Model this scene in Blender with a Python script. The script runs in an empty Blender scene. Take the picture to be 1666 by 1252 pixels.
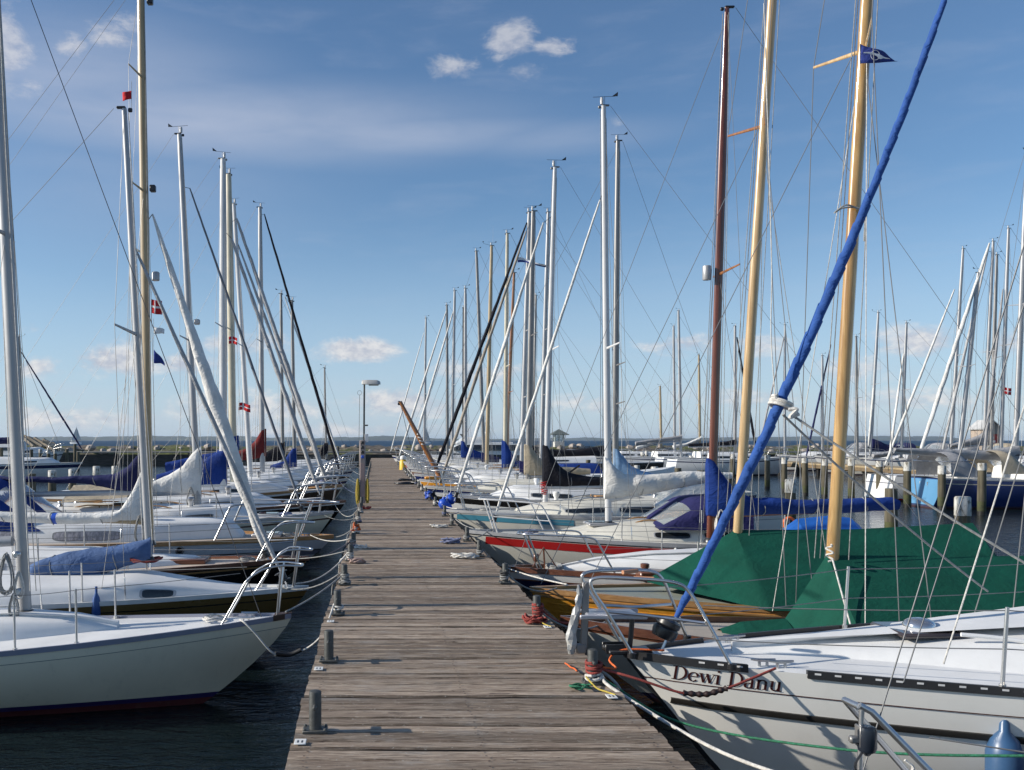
import bpy, math, random
from mathutils import Vector, noise as mn
RND = random.Random(11)
SC = bpy.context.scene
PI = math.pi
rad = math.radians

# ---------------------------------------------------------------- camera, sky, sun, exposure
CZ, F, VX, VY = 2.5, 1500.0, 612.0, 716.0      # eye height above water; focal length and vanishing point measured on the photograph
cam_d = bpy.data.cameras.new('camera'); cam = bpy.data.objects.new('camera', cam_d)
SC.collection.objects.link(cam); SC.camera = cam
cam.location = (0, 0, CZ); cam.rotation_euler = (PI / 2, 0, 0)
cam_d.sensor_width = 36; cam_d.lens = 36 * F / 1666
cam_d.shift_x = (833 - VX) / 1666; cam_d.shift_y = (VY - 626) / 1666
cam_d.clip_start = 0.1; cam_d.clip_end = 60000

SUN_EL, SUN_AZ = rad(24), rad(-93)            # azimuth from +Y, negative towards the left of the pier
sd = bpy.data.lights.new('sun', 'SUN'); sun = bpy.data.objects.new('sun', sd); SC.collection.objects.link(sun)
sd.energy = 5.0; sd.angle = rad(0.5); sd.color = (1.0, 0.93, 0.82)
sv = Vector((math.sin(SUN_AZ) * math.cos(SUN_EL), math.cos(SUN_AZ) * math.cos(SUN_EL), math.sin(SUN_EL)))
sun.rotation_euler = sv.to_track_quat('Z', 'Y').to_euler()

SC.view_settings.view_transform = 'Standard'; SC.view_settings.look = 'None'
SC.view_settings.exposure = 0.18; SC.view_settings.gamma = 1.0

world = bpy.data.worlds.new('World'); SC.world = world; world.use_nodes = True


class NT:
    """tiny node-tree helper"""
    def __init__(s, tree):
        s.t = tree; s.n = tree.nodes; s.l = tree.links

    def new(s, typ, **kw):
        n = s.n.new(typ)
        for k, v in kw.items():
            setattr(n, k, v)
        return n

    def put(s, sock, v):
        if hasattr(v, 'is_linked') or isinstance(v, bpy.types.NodeSocket):
            s.l.new(v, sock)
        else:
            sock.default_value = v

    def math(s, op, a, b=None, c=None, clamp=False):
        n = s.new('ShaderNodeMath', operation=op); n.use_clamp = clamp
        s.put(n.inputs[0], a)
        if b is not None: s.put(n.inputs[1], b)
        if c is not None: s.put(n.inputs[2], c)
        return n.outputs[0]

    def mix(s, fac, a, b, blend='MIX'):
        n = s.new('ShaderNodeMix', data_type='RGBA', blend_type=blend)
        s.put(n.inputs[0], fac); s.put(n.inputs[6], a); s.put(n.inputs[7], b)
        return n.outputs[2]

    def noise(s, vec, scale, detail=3, rough=.55, dist=0.0, dim='3D', w=None):
        n = s.new('ShaderNodeTexNoise', noise_dimensions=dim)
        if vec is not None: s.l.new(vec, n.inputs['Vector'])
        n.inputs['Scale'].default_value = scale; n.inputs['Detail'].default_value = detail
        n.inputs['Roughness'].default_value = rough; n.inputs['Distortion'].default_value = dist
        if w is not None: s.put(n.inputs['W'], w)
        return n.outputs['Fac']

    def mapr(s, v, a, b, c=0.0, d=1.0, smooth=True):
        n = s.new('ShaderNodeMapRange'); n.interpolation_type = 'SMOOTHSTEP' if smooth else 'LINEAR'
        s.put(n.inputs['Value'], v)
        n.inputs['From Min'].default_value = a; n.inputs['From Max'].default_value = b
        n.inputs['To Min'].default_value = c; n.inputs['To Max'].default_value = d
        return n.outputs[0]

    def scalevec(s, vec, sc, off=(0, 0, 0)):
        n = s.new('ShaderNodeMapping'); s.l.new(vec, n.inputs['Vector'])
        n.inputs['Scale'].default_value = sc; n.inputs['Location'].default_value = off
        return n.outputs[0]


def c4(c):
    return (c[0], c[1], c[2], 1.0)


SKY_R, SKY_G, SKY_B = .82, .98, 1.12


def build_sky():
    nt = NT(world.node_tree)
    nt.n.clear()
    out = nt.new('ShaderNodeOutputWorld'); bg = nt.new('ShaderNodeBackground')
    sky = nt.new('ShaderNodeTexSky', sky_type='NISHITA')
    sky.sun_disc = False; sky.sun_elevation = SUN_EL; sky.sun_rotation = SUN_AZ
    sky.air_density = 1.0; sky.dust_density = 0.3; sky.ozone_density = 2.2; sky.altitude = 0
    tc = nt.new('ShaderNodeTexCoord'); sep = nt.new('ShaderNodeSeparateXYZ'); nt.l.new(tc.outputs['Generated'], sep.inputs[0])
    x, y, z = sep.outputs
    az = nt.math('ARCTAN2', x, y)                                 # direction on the sky: azimuth and elevation
    el = nt.math('ARCSINE', z)
    comb = nt.new('ShaderNodeCombineXYZ'); nt.l.new(az, comb.inputs[0]); nt.l.new(el, comb.inputs[1])
    ae = comb.outputs[0]
    puff = nt.noise(nt.scalevec(ae, (1.0, 1.7, 1)), 17, 8, .66, .35)
    wisp = nt.noise(nt.scalevec(ae, (1.0, 4.5, 1)), 7, 6, .6, .3)
    fine = nt.noise(nt.scalevec(ae, (1.0, 1.6, 1)), 75, 5, .6)

    def blob(px, py, rx, ry):
        u, v = (px - VX) / F, (VY - py) / F
        a = math.atan2(u, 1); e = math.atan2(v, math.hypot(u, 1))
        m = nt.new('ShaderNodeVectorMath', operation='SUBTRACT'); nt.l.new(ae, m.inputs[0]); m.inputs[1].default_value = (a, e, 0)
        m2 = nt.new('ShaderNodeVectorMath', operation='MULTIPLY'); nt.l.new(m.outputs[0], m2.inputs[0])
        m2.inputs[1].default_value = (F / rx, F / ry, 0)
        m3 = nt.new('ShaderNodeVectorMath', operation='LENGTH'); nt.l.new(m2.outputs[0], m3.inputs[0])
        return nt.mapr(m3.outputs['Value'], 1.0, 0.0)

    def total(lst):
        acc = None
        for b, g in lst:
            o = nt.math('MULTIPLY', blob(*b), g)
            acc = o if acc is None else nt.math('MAXIMUM', acc, o)
        return acc
    cum = total([((832, 66, 82, 46), .95), ((900, 74, 80, 26), .85), ((738, 112, 78, 38), .75), ((845, 118, 70, 36), .6), ((0, 75, 80, 110), .9), ((185, 55, 90, 62), .62),
                 ((115, 72, 60, 32), .6), ((45, 130, 50, 40), .5), ((1010, 195, 30, 30), .35),
                 ((190, 586, 125, 46), 1.0), ((300, 592, 120, 40), .8), ((585, 570, 120, 40), 1.0), ((660, 655, 200, 48), .85), ((60, 598, 90, 36), .8), ((50, 533, 40, 20), .6),
                 ((390, 560, 160, 44), .7), ((400, 662, 300, 48), .7), ((1110, 560, 110, 32), .8), ((1500, 556, 105, 44), .9), ((1640, 558, 90, 36), .8), ((1240, 562, 80, 34), .6),
                 ((1380, 600, 110, 44), .62), ((1240, 645, 200, 45), .6), ((980, 655, 260, 40), .58), ((1480, 655, 260, 40), .58), ((780, 605, 210, 42), .6),
                 ((100, 680, 300, 40), .65), ((620, 700, 500, 26), .6)])
    m = nt.math('ADD', nt.math('MULTIPLY', cum, .55), nt.math('MULTIPLY', puff, 1.05))
    mask = nt.math('MULTIPLY', nt.mapr(m, .68, 1.0), nt.mapr(cum, .0, .30))
    # broad thin veil across the left and the middle of the sky
    veil = total([((330, 195, 700, 95), 1.0), ((620, 220, 420, 50), .9), ((120, 130, 460, 150), .75), ((900, 225, 280, 40), .5), ((200, 300, 500, 160), .35)])
    vm = nt.math('MULTIPLY', nt.math('MULTIPLY', veil, nt.mapr(wisp, .05, .8, .5, 1)), .62)
    low = nt.math('MULTIPLY', nt.mapr(el, .15, .0), nt.mapr(wisp, .40, .78, 0, .38))
    ice = nt.math('MULTIPLY', nt.mapr(wisp, .45, .8, 0, .12), nt.mapr(el, .05, .2))
    # horizon turns pale, as the air does
    base = nt.mix(nt.mapr(el, .26, -.01, 0, .62), sky.outputs[0], (5.6, 6.0, 6.9, 1))
    base = nt.mix(1.0, base, (SKY_R, SKY_G, SKY_B, 1), 'MULTIPLY')
    c1 = nt.mix(nt.math('MAXIMUM', nt.math('MAXIMUM', vm, low), ice), base, (4.9, 5.3, 6.4, 1))
    shade = nt.mix(nt.mapr(nt.math('ADD', nt.math('MULTIPLY', fine, .45), nt.math('MULTIPLY', puff, .7)), .46, .70), (4.5, 4.6, 5.3, 1), (7.6, 7.3, 7.1, 1))
    c2 = nt.mix(nt.math('MULTIPLY', mask, nt.mapr(el, .10, .25, .80, .50)), c1, shade)
    nt.l.new(c2, bg.inputs['Color']); bg.inputs['Strength'].default_value = 0.10
    nt.l.new(bg.outputs[0], out.inputs[0])


build_sky()

# ---------------------------------------------------------------- materials
MATS = {}


def principled(name):
    m = bpy.data.materials.new(name); m.use_nodes = True
    nt = NT(m.node_tree); nt.n.clear()
    out = nt.new('ShaderNodeOutputMaterial'); p = nt.new('ShaderNodeBsdfPrincipled')
    nt.l.new(p.outputs[0], out.inputs[0])
    tc = nt.new('ShaderNodeTexCoord')
    return m, nt, p, tc.outputs['Object']


def mat(name, col, rough=.5, metal=0.0, var=.12, vs=2.5, bump=0.0, bs=40, coat=0.0, stretch=(1, 1, 1), dirt=0.0, dirtcol=(.18, .15, .11), sheen=0.0, spec=.5):
    if name in MATS: return MATS[name]
    m, nt, p, co = principled(name)
    v = nt.scalevec(co, stretch)
    n1 = nt.noise(v, vs, 5, .6)
    lo = tuple(max(0, c * (1 - var)) for c in col); hi = tuple(min(1, c * (1 + var)) for c in col)
    colr = nt.mix(nt.mapr(n1, .3, .7), c4(lo), c4(hi))
    if dirt:
        n2 = nt.noise(nt.scalevec(co, (1, 1, .35)), 9, 6, .7)
        colr = nt.mix(nt.mapr(n2, .52, .82, 0, dirt), colr, c4(dirtcol))
    nt.l.new(colr, p.inputs['Base Color'])
    nt.l.new(nt.mapr(n1, .2, .8, max(.02, rough * .8), min(1, rough * 1.2)), p.inputs['Roughness'])
    p.inputs['Metallic'].default_value = metal
    p.inputs['Specular IOR Level'].default_value = spec
    if coat:
        p.inputs['Coat Weight'].default_value = coat; p.inputs['Coat Roughness'].default_value = .08
    if sheen: p.inputs['Sheen Weight'].default_value = sheen
    if bump:
        b = nt.new('ShaderNodeBump'); b.inputs['Strength'].default_value = bump; b.inputs['Distance'].default_value = .01
        nt.l.new(nt.noise(v, bs, 4, .6), b.inputs['Height']); nt.l.new(b.outputs[0], p.inputs['Normal'])
    MATS[name] = m
    return m


def gel(name, col, rough=.28, dirt=.10):           # painted or gelcoat hull
    return mat(name, col, rough, 0, .05, .9, .03, 3, coat=.25, dirt=dirt)


def cloth(name, col, crease=.42):                              # canvas: creases and a weave
    if name in MATS: return MATS[name]
    m, nt, p, co = principled(name)
    n1 = nt.noise(co, 2.2, 5, .6); n2 = nt.noise(nt.scalevec(co, (1, 1, 1.6)), 3.2, 3, .5, 1.2); n3 = nt.noise(nt.scalevec(co, (1.5, 1.5, 2.4)), 5.5, 3, .5, .8)
    n2 = nt.math('ADD', nt.math('ABSOLUTE', nt.math('SUBTRACT', n2, .5)), nt.math('MULTIPLY', nt.math('ABSOLUTE', nt.math('SUBTRACT', n3, .5)), .6))
    lo = tuple(c * .82 for c in col); hi = tuple(min(1, c * 1.12) for c in col)
    nt.l.new(nt.mix(nt.mapr(n1, .3, .7), c4(lo), c4(hi)), p.inputs['Base Color'])
    p.inputs['Roughness'].default_value = .85; p.inputs['Specular IOR Level'].default_value = .25
    b = nt.new('ShaderNodeBump'); b.inputs['Strength'].default_value = crease; b.inputs['Distance'].default_value = .08
    nt.l.new(n2, b.inputs['Height']); nt.l.new(b.outputs[0], p.inputs['Normal'])
    MATS[name] = m
    return m


def wood(name, dark, light, rough=.35, coat=.4, axis='x', sc=1.0, bump=.1):
    if name in MATS: return MATS[name]
    m, nt, p, co = principled(name)
    st = {'x': (1.2, 26, 26), 'z': (26, 26, 1.2)}[axis]
    v = nt.scalevec(co, tuple(a * sc for a in st))
    n1 = nt.noise(v, 1.0, 6, .65, .4); n2 = nt.noise(co, 1.4, 3, .5)
    f = nt.math('ADD', nt.math('MULTIPLY', n1, .7), nt.math('MULTIPLY', n2, .3))
    nt.l.new(nt.mix(nt.mapr(f, .32, .68), c4(dark), c4(light)), p.inputs['Base Color'])
    p.inputs['Roughness'].default_value = rough; p.inputs['Coat Weight'].default_value = coat; p.inputs['Coat Roughness'].default_value = .1
    b = nt.new('ShaderNodeBump'); b.inputs['Strength'].default_value = bump; b.inputs['Distance'].default_value = .004
    nt.l.new(n1, b.inputs['Height']); nt.l.new(b.outputs[0], p.inputs['Normal'])
    MATS[name] = m
    return m


def clear(name, tint=(.75, .8, .82)):
    if name in MATS: return MATS[name]
    m, nt, p, co = principled(name)
    p.inputs['Base Color'].default_value = c4(tint); p.inputs['Roughness'].default_value = .12
    p.inputs['Transmission Weight'].default_value = .75; p.inputs['IOR'].default_value = 1.15
    b = nt.new('ShaderNodeBump'); b.inputs['Strength'].default_value = .4; b.inputs['Distance'].default_value = .02
    nt.l.new(nt.noise(co, 6, 3), b.inputs['Height']); nt.l.new(b.outputs[0], p.inputs['Normal'])
    MATS[name] = m
    return m


WHITE = gel('white gelcoat', (.74, .74, .72))
CREAM = gel('cream gelcoat', (.66, .64, .57))
GREYW = gel('grey white hull paint', (.76, .70, .54), .35, .2)
NAVY = gel('navy hull paint', (.012, .018, .075), .2, .05)
BLACKP = gel('black hull paint', (.012, .012, .012), .25, .06)
OLIVE = gel('olive brown hull paint', (.13, .08, .024), .3, .08)
RED = gel('red stripe paint', (.42, .02, .02), .3, .06)
TURQ = gel('turquoise stripe paint', (.07, .26, .36), .35, .08)
SKYB = gel('pale blue paint', (.10, .26, .44), .3, .06)
BLUEP = gel('blue hull paint', (.012, .026, .11), .22, .05)
GREYB = gel('blue grey stripe paint', (.20, .21, .27), .4, .06)
ANTIF = mat('dark antifouling', (.035, .012, .014), .7, dirt=.3)
BOOT = gel('dark boot stripe', (.03, .025, .06), .4)
DECKW = mat('white deck paint', (.72, .72, .71), .55, 0, .06, 2, .12, 120, dirt=.12)
DECKC = mat('cream deck paint', (.60, .58, .51), .6, 0, .08, 2, .12, 120, dirt=.15)
DECKT = wood('grey teak deck', (.22, .18, .14), (.38, .33, .27), .75, 0, 'x', 1.2, .2)
ALU = mat('anodised aluminium', (.40, .40, .405), .42, .35, .08, 1.5, .02, 30)
ALUD = mat('dull grey aluminium', (.24, .235, .23), .45, .6, .1, 1.5)
ALUW = mat('white painted spar', (.60, .60, .60), .35, 0, .05, 1.5)
CREAMS = mat('cream painted spar', (.55, .50, .38), .4, 0, .1, 2)
STEEL = mat('polished stainless steel', (.55, .55, .55), .30, .9, .06, 3)
WIRE = mat('rigging wire', (.20, .20, .20), .5, .25, .1, 3)
WIRED = mat('dark rigging wire', (.08, .08, .085), .5, .5, .1, 3)
ROPEW = mat('white rope', (.60, .58, .54), .9, 0, .2, 30, .6, 160, dirt=.3)
ROPEG = mat('grey rope', (.30, .30, .29), .9, 0, .25, 30, .6, 160, dirt=.3)
ROPER = mat('dull red rope', (.27, .05, .04), .9, 0, .25, 30, .6, 160)
ROPEO = mat('orange rope', (.65, .13, .03), .9, 0, .2, 30, .5, 160)
ROPEB = mat('blue grey rope', (.17, .19, .30), .9, 0, .2, 30, .5, 160)
ROPEGR = mat('green rope', (.03, .17, .09), .9, 0, .35, 60, .5, 160)
ROPEY = mat('yellow rope', (.46, .35, .06), .85, 0, .2, 30, .4, 160)
RUBBER = mat('black rubber', (.018, .018, .02), .55, 0, .2, 6)
PLASTB = mat('black plastic', (.02, .02, .022), .35, 0, .2, 4)
FENDB = mat('navy vinyl fender', (.035, .09, .19), .35, 0, .12, 4, dirt=.2)
SPRUCE = wood('varnished spruce', (.30, .155, .045), (.60, .385, .15), .25, .6, 'z')
SPRUCEP = wood('pale varnished spruce', (.40, .245, .10), (.66, .47, .25), .25, .6, 'z')
MAHOG = wood('varnished mahogany', (.085, .022, .012), (.20, .06, .03), .25, .6, 'z')
BROWNS = wood('brown varnished spar', (.20, .075, .025), (.36, .16, .06), .3, .5, 'z')
OLDSPAR = wood('old varnished spar', (.33, .24, .13), (.50, .39, .24), .4, .2, 'z')
TRIMW = wood('mahogany trim', (.09, .03, .018), (.19, .075, .04), .35, .4, 'x')
ORANGEW = wood('orange varnished planking', (.56, .22, .018), (.78, .38, .055), .25, .6, 'x', .8)
TEAK = wood('varnished teak trim', (.28, .14, .05), (.45, .25, .10), .4, .3, 'x')
C_NAVY = cloth('navy canvas', (.018, .022, .085))
C_BLUE = cloth('royal blue canvas', (.010, .038, .20))
C_BLUE2 = cloth('bright blue furled cloth', (.030, .088, .30))
C_BLACK = cloth('black canvas', (.012, .012, .018))
C_WHITE = cloth('off white canvas', (.66, .65, .62))
C_SAIL = cloth('sailcloth', (.72, .71, .68))
C_BEIGE = cloth('beige canvas', (.40, .34, .25))
C_RED = cloth('dark red canvas', (.16, .022, .022))
C_GREEN = cloth('green tarpaulin', (.003, .070, .046), .2)
C_DENIM = cloth('faded blue canvas', (.075, .13, .27))
C_LBLUE = cloth('light blue canvas', (.20, .33, .50))
C_GREY = cloth('grey canvas', (.32, .32, .33))
C_GREYF = cloth('grey furled sailcloth', (.42, .42, .42))
C_BEIF = cloth('beige furled sailcloth', (.33, .29, .24))
C_PURP = cloth('indigo canvas', (.022, .022, .095))
GLASS = mat('dark window glass', (.015, .018, .02), .06, 0, .2, 2, spec=.8)
CURT = mat('curtained window', (.30, .29, .31), .12, 0, .35, 30, stretch=(1, 1, .05))
PLEX = clear('clear plastic window')
GALV = mat('galvanised steel', (.085, .088, .085), .55, .4, .2, 14, .15, 60, dirt=.35, dirtcol=(.22, .17, .10))
ORANGEP = mat('orange plastic', (.75, .13, .02), .5)
YELLOWP = mat('yellow plastic', (.70, .46, .03), .45)
BLUEPL = mat('blue plastic', (.02, .09, .50), .4)
LAMPG = mat('lamp glass', (.55, .56, .52), .3)
REDFLAG = cloth('red bunting', (.50, .025, .03))
WHFLAG = cloth('white bunting', (.72, .72, .72))
NVFLAG = cloth('navy bunting', (.03, .05, .22))


# ---------------------------------------------------------------- mesh builder
class MB:
    def __init__(s):
        s.v = []; s.f = []; s.m = []

    def face(s, idx, mi=0):
        s.f.append(tuple(idx)); s.m.append(mi)

    def grid(s, rows, mi=0, cu=False, cv=False):
        """rows: lists of points, equal length; mi: index or function(i, j)"""
        o = len(s.v); n = len(rows[0]); r = len(rows)
        for row in rows: s.v.extend(tuple(p) for p in row)
        for i in range(r if cu else r - 1):
            for j in range(n if cv else n - 1):
                a = o + i * n + j; b = o + i * n + (j + 1) % n
                c = o + ((i + 1) % r) * n + (j + 1) % n; d = o + ((i + 1) % r) * n + j
                s.face((a, b, c, d), mi(i, j) if callable(mi) else mi)
        return o

    def ngon(s, pts, mi=0):
        o = len(s.v); s.v.extend(tuple(p) for p in pts); s.face(range(o, o + len(pts)), mi)

    def tube(s, pts, r, n=8, mi=0, caps=True, flat=1.0, closed=False):
        pts = [Vector(p) for p in pts]; k = len(pts)
        rs = r if isinstance(r, (list, tuple)) else [r] * k
        t = (pts[1] - pts[0]).normalized()
        up = Vector((0, 1, 0)) if abs(t.y) < .9 else Vector((1, 0, 0))
        nrm = (up - t * up.dot(t)).normalized()
        rows = []
        for i in range(k):
            if closed: t = (pts[(i + 1) % k] - pts[i - 1]).normalized()
            elif i == 0: t = (pts[1] - pts[0]).normalized()
            elif i == k - 1: t = (pts[-1] - pts[-2]).normalized()
            else: t = ((pts[i + 1] - pts[i]).normalized() + (pts[i] - pts[i - 1]).normalized())
            if t.length < 1e-6: t = pts[i] - pts[i - 1]
            t.normalize()
            nrm = nrm - t * nrm.dot(t)
            if nrm.length < 1e-5: nrm = t.orthogonal()
            nrm.normalize(); bi = t.cross(nrm)
            rows.append([pts[i] + (nrm * math.cos(2 * PI * j / n) * flat + bi * math.sin(2 * PI * j / n)) * rs[i] for j in range(n)])
        s.grid(rows, mi, cu=closed, cv=True)
        if caps and not closed:
            s.ngon(rows[0][::-1], mi); s.ngon(rows[-1], mi)

    def lathe(s, prof, c=(0, 0, 0), n=16, mi=0, axis='z'):
        rows = []
        for r, h in prof:
            row = []
            for j in range(n):
                a = 2 * PI * j / n; u, w = math.cos(a) * r, math.sin(a) * r
                p = {'z': (u, w, h), 'x': (h, u, w), 'y': (u, h, w)}[axis]
                row.append((c[0] + p[0], c[1] + p[1], c[2] + p[2]))
            rows.append(row)
        s.grid(rows, mi, cv=True)
        s.ngon(rows[0][::-1], mi); s.ngon(rows[-1], mi)

    def box(s, c, size, mi=0, bev=.0, rz=0.0, ry=0.0):
        hx, hy, hz = size[0] / 2, size[1] / 2, size[2] / 2
        b = min(bev, hx * .9, hy * .9, hz * .9)
        if b <= 0:
            rings = [(-hz, 0), (hz, 0)]
        else:
            rings = [(-hz, b), (-hz + b, 0), (hz - b, 0), (hz, b)]
        rows = []
        for z, ins in rings:
            x, y = hx - ins, hy - ins
            if b <= 0: ring = [(-x, -y), (x, -y), (x, y), (-x, y)]
            else: ring = [(-x, -hy + b), (-hx + b, -y), (hx - b, -y), (x, -hy + b), (x, hy - b), (hx - b, y), (-hx + b, y), (-x, hy - b)]
            row = []
            for a, d in ring:
                p = Vector((a, d, z))
                if ry: p = Vector((p.x * math.cos(ry) + p.z * math.sin(ry), p.y, -p.x * math.sin(ry) + p.z * math.cos(ry)))
                if rz: p = Vector((p.x * math.cos(rz) - p.y * math.sin(rz), p.x * math.sin(rz) + p.y * math.cos(rz), p.z))
                row.append((c[0] + p.x, c[1] + p.y, c[2] + p.z))
            rows.append(row)
        s.grid(rows, mi, cv=True); s.ngon(rows[0][::-1], mi); s.ngon(rows[-1], mi)

    def build(s, name, mats, parent=None, sharp=42, loc=None):
        me = bpy.data.meshes.new(name); me.from_pydata(s.v, [], s.f)
        for m in (mats if isinstance(mats, (list, tuple)) else [mats]): me.materials.append(m)
        me.polygons.foreach_set('material_index', s.m)
        me.polygons.foreach_set('use_smooth', [True] * len(s.f))
        me.set_sharp_from_angle(angle=rad(sharp)); me.update()
        o = bpy.data.objects.new(name, me); SC.collection.objects.link(o)
        if parent is not None: o.parent = parent
        if loc is not None: o.location = loc
        return o


def tag(o, label=None, cat=None, group=None, kind=None):
    if label: o['label'] = label
    if cat: o['category'] = cat
    if group: o['group'] = group
    if kind: o['kind'] = kind
    return o


def thing(name, label, cat, loc=(0, 0, 0), rz=0.0, group=None):
    o = bpy.data.objects.new(name, None); SC.collection.objects.link(o)
    o.empty_display_size = .2; o.location = loc; o.rotation_euler = (0, 0, rz)
    return tag(o, label, cat, group)


def copy_thing(o, parent=None):
    c = o.copy(); SC.collection.objects.link(c)
    if parent is not None: c.parent = parent
    for ch in [q for q in bpy.data.objects if q.parent == o]: copy_thing(ch, c)
    return c


def W(px, py, Y):
    return Vector(((px - VX) * Y / F, Y, CZ - (py - VY) * Y / F))


def lerp(a, b, t): return a + (b - a) * t


def interp(tab, x):
    if x <= tab[0][0]: return tab[0][1]
    for (a, p), (b, q) in zip(tab, tab[1:]):
        if x <= b: return lerp(p, q, (x - a) / (b - a) if b > a else 0)
    return tab[-1][1]


def smooth_path(pts, n=6):
    """Catmull-Rom through the points"""
    pts = [Vector(p) for p in pts]; out = []
    P = [pts[0] * 2 - pts[1]] + pts + [pts[-1] * 2 - pts[-2]]
    for i in range(1, len(P) - 2):
        p0, p1, p2, p3 = P[i - 1:i + 3]
        for k in range(n):
            t = k / n
            out.append(.5 * ((2 * p1) + (p2 - p0) * t + (2 * p0 - 5 * p1 + 4 * p2 - p3) * t * t + (3 * p1 - p0 - 3 * p2 + p3) * t ** 3))
    out.append(pts[-1])
    return out


def sag(a, b, drop, n=14):
    a, b = Vector(a), Vector(b)
    return [a.lerp(b, i / n) - Vector((0, 0, drop * 4 * (i / n) * (1 - i / n))) for i in range(n + 1)]


ORD = ['first', 'second', 'third', 'fourth', 'fifth', 'sixth', 'seventh', 'eighth', 'ninth', 'tenth', 'eleventh', 'twelfth', 'thirteenth', 'fourteenth',
       'fifteenth', 'sixteenth', 'seventeenth', 'eighteenth', 'nineteenth', 'twentieth', 'twenty-first', 'twenty-second', 'twenty-third', 'twenty-fourth',
       'twenty-fifth', 'twenty-sixth', 'twenty-seventh', 'twenty-eighth', 'twenty-ninth', 'thirtieth']
# ---------------------------------------------------------------- water, far shore, breakwater, pier
PZ = 0.90                                        # pier deck height above the water
PXL, PXR, PY1 = -0.455, 1.555, 83.0


def make_water():
    m, nt, p, co = principled('harbour water')
    p.inputs['Base Color'].default_value = (.006, .012, .014, 1); p.inputs['Roughness'].default_value = .04
    p.inputs['IOR'].default_value = 1.33
    a = nt.noise(nt.scalevec(co, (1.0, 1.7, 1)), 1.3, 3, .5, .6)
    b = nt.noise(nt.scalevec(co, (1.0, 2.0, 1), (3, 7, 0)), 4.2, 4, .55, .9)
    c = nt.noise(nt.scalevec(co, (1.0, 1.8, 1), (13, 4, 0)), 14, 3, .5, .4)
    h = nt.math('ADD', nt.math('ADD', nt.math('MULTIPLY', a, .9), nt.math('MULTIPLY', b, .55)), nt.math('MULTIPLY', c, .15))
    bp = nt.new('ShaderNodeBump'); bp.inputs['Strength'].default_value = .42; bp.inputs['Distance'].default_value = .14
    nt.l.new(h, bp.inputs['Height']); nt.l.new(bp.outputs[0], p.inputs['Normal'])
    q = MB(); q.grid([[(-160, -60, 0), (160, -60, 0)], [(-160, 99, 0), (160, 99, 0)]])
    tag(q.build('water', m), kind='structure')
    m, nt, p, co = principled('open sea water')          # choppy: unresolved waves make it rough
    n1 = nt.noise(nt.scalevec(co, (.004, .02, 1)), 1, 4, .6)
    nt.l.new(nt.mix(nt.mapr(n1, .3, .7), (.010, .034, .075, 1), (.018, .052, .10, 1)), p.inputs['Base Color'])
    p.inputs['Roughness'].default_value = .5; p.inputs['IOR'].default_value = 1.33; p.inputs['Specular IOR Level'].default_value = .12
    q = MB()
    for x0, x1, y0, y1 in ((-14000, 14000, 99, 18000), (-14000, -160, -60, 99), (160, 14000, -60, 99)):
        q.grid([[(x0, y0, 0), (x1, y0, 0)], [(x0, y1, 0), (x1, y1, 0)]])
    tag(q.build('sea', m), kind='structure')


make_water()


def make_shore():
    m = mat('far wooded shore', (.035, .05, .03), .95, 0, .4, .004, stretch=(1, 1, 3))
    for name, x0, x1, Y, prof, seed in (
            ('hills', -5600, 1400, 9000, [(-5600, 14), (-3200, 34), (-2500, 40), (-1500, 38), (-700, 24), (-250, 30), (0, 42), (300, 40), (500, 22), (900, 14), (1400, 8)], 3),
            ('hills', 900, 7000, 11000, [(900, 4), (1600, 20), (2400, 30), (3400, 22), (4600, 34), (5600, 48), (6600, 46), (7000, 40)], 9)):
        q = MB(); n = 220; rows = []
        for k, (dy, fz) in enumerate(((0, 0), (60, .55), (260, .9), (600, 1.0), (1200, .0))):
            row = []
            for i in range(n + 1):
                x = lerp(x0, x1, i / n); h = interp(prof, x)
                h *= 1 + .35 * mn.noise(Vector((x * .004, seed, 0))) + .18 * mn.noise(Vector((x * .02, seed, k)))
                row.append((x, Y + dy + 40 * mn.noise(Vector((x * .002, 5, k))), h * fz * 1.15 + (-.5 if fz == 0 else 0)))
            rows.append(row)
        q.grid(rows)
        tag(q.build(name, m), kind='structure')


make_shore()


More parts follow.
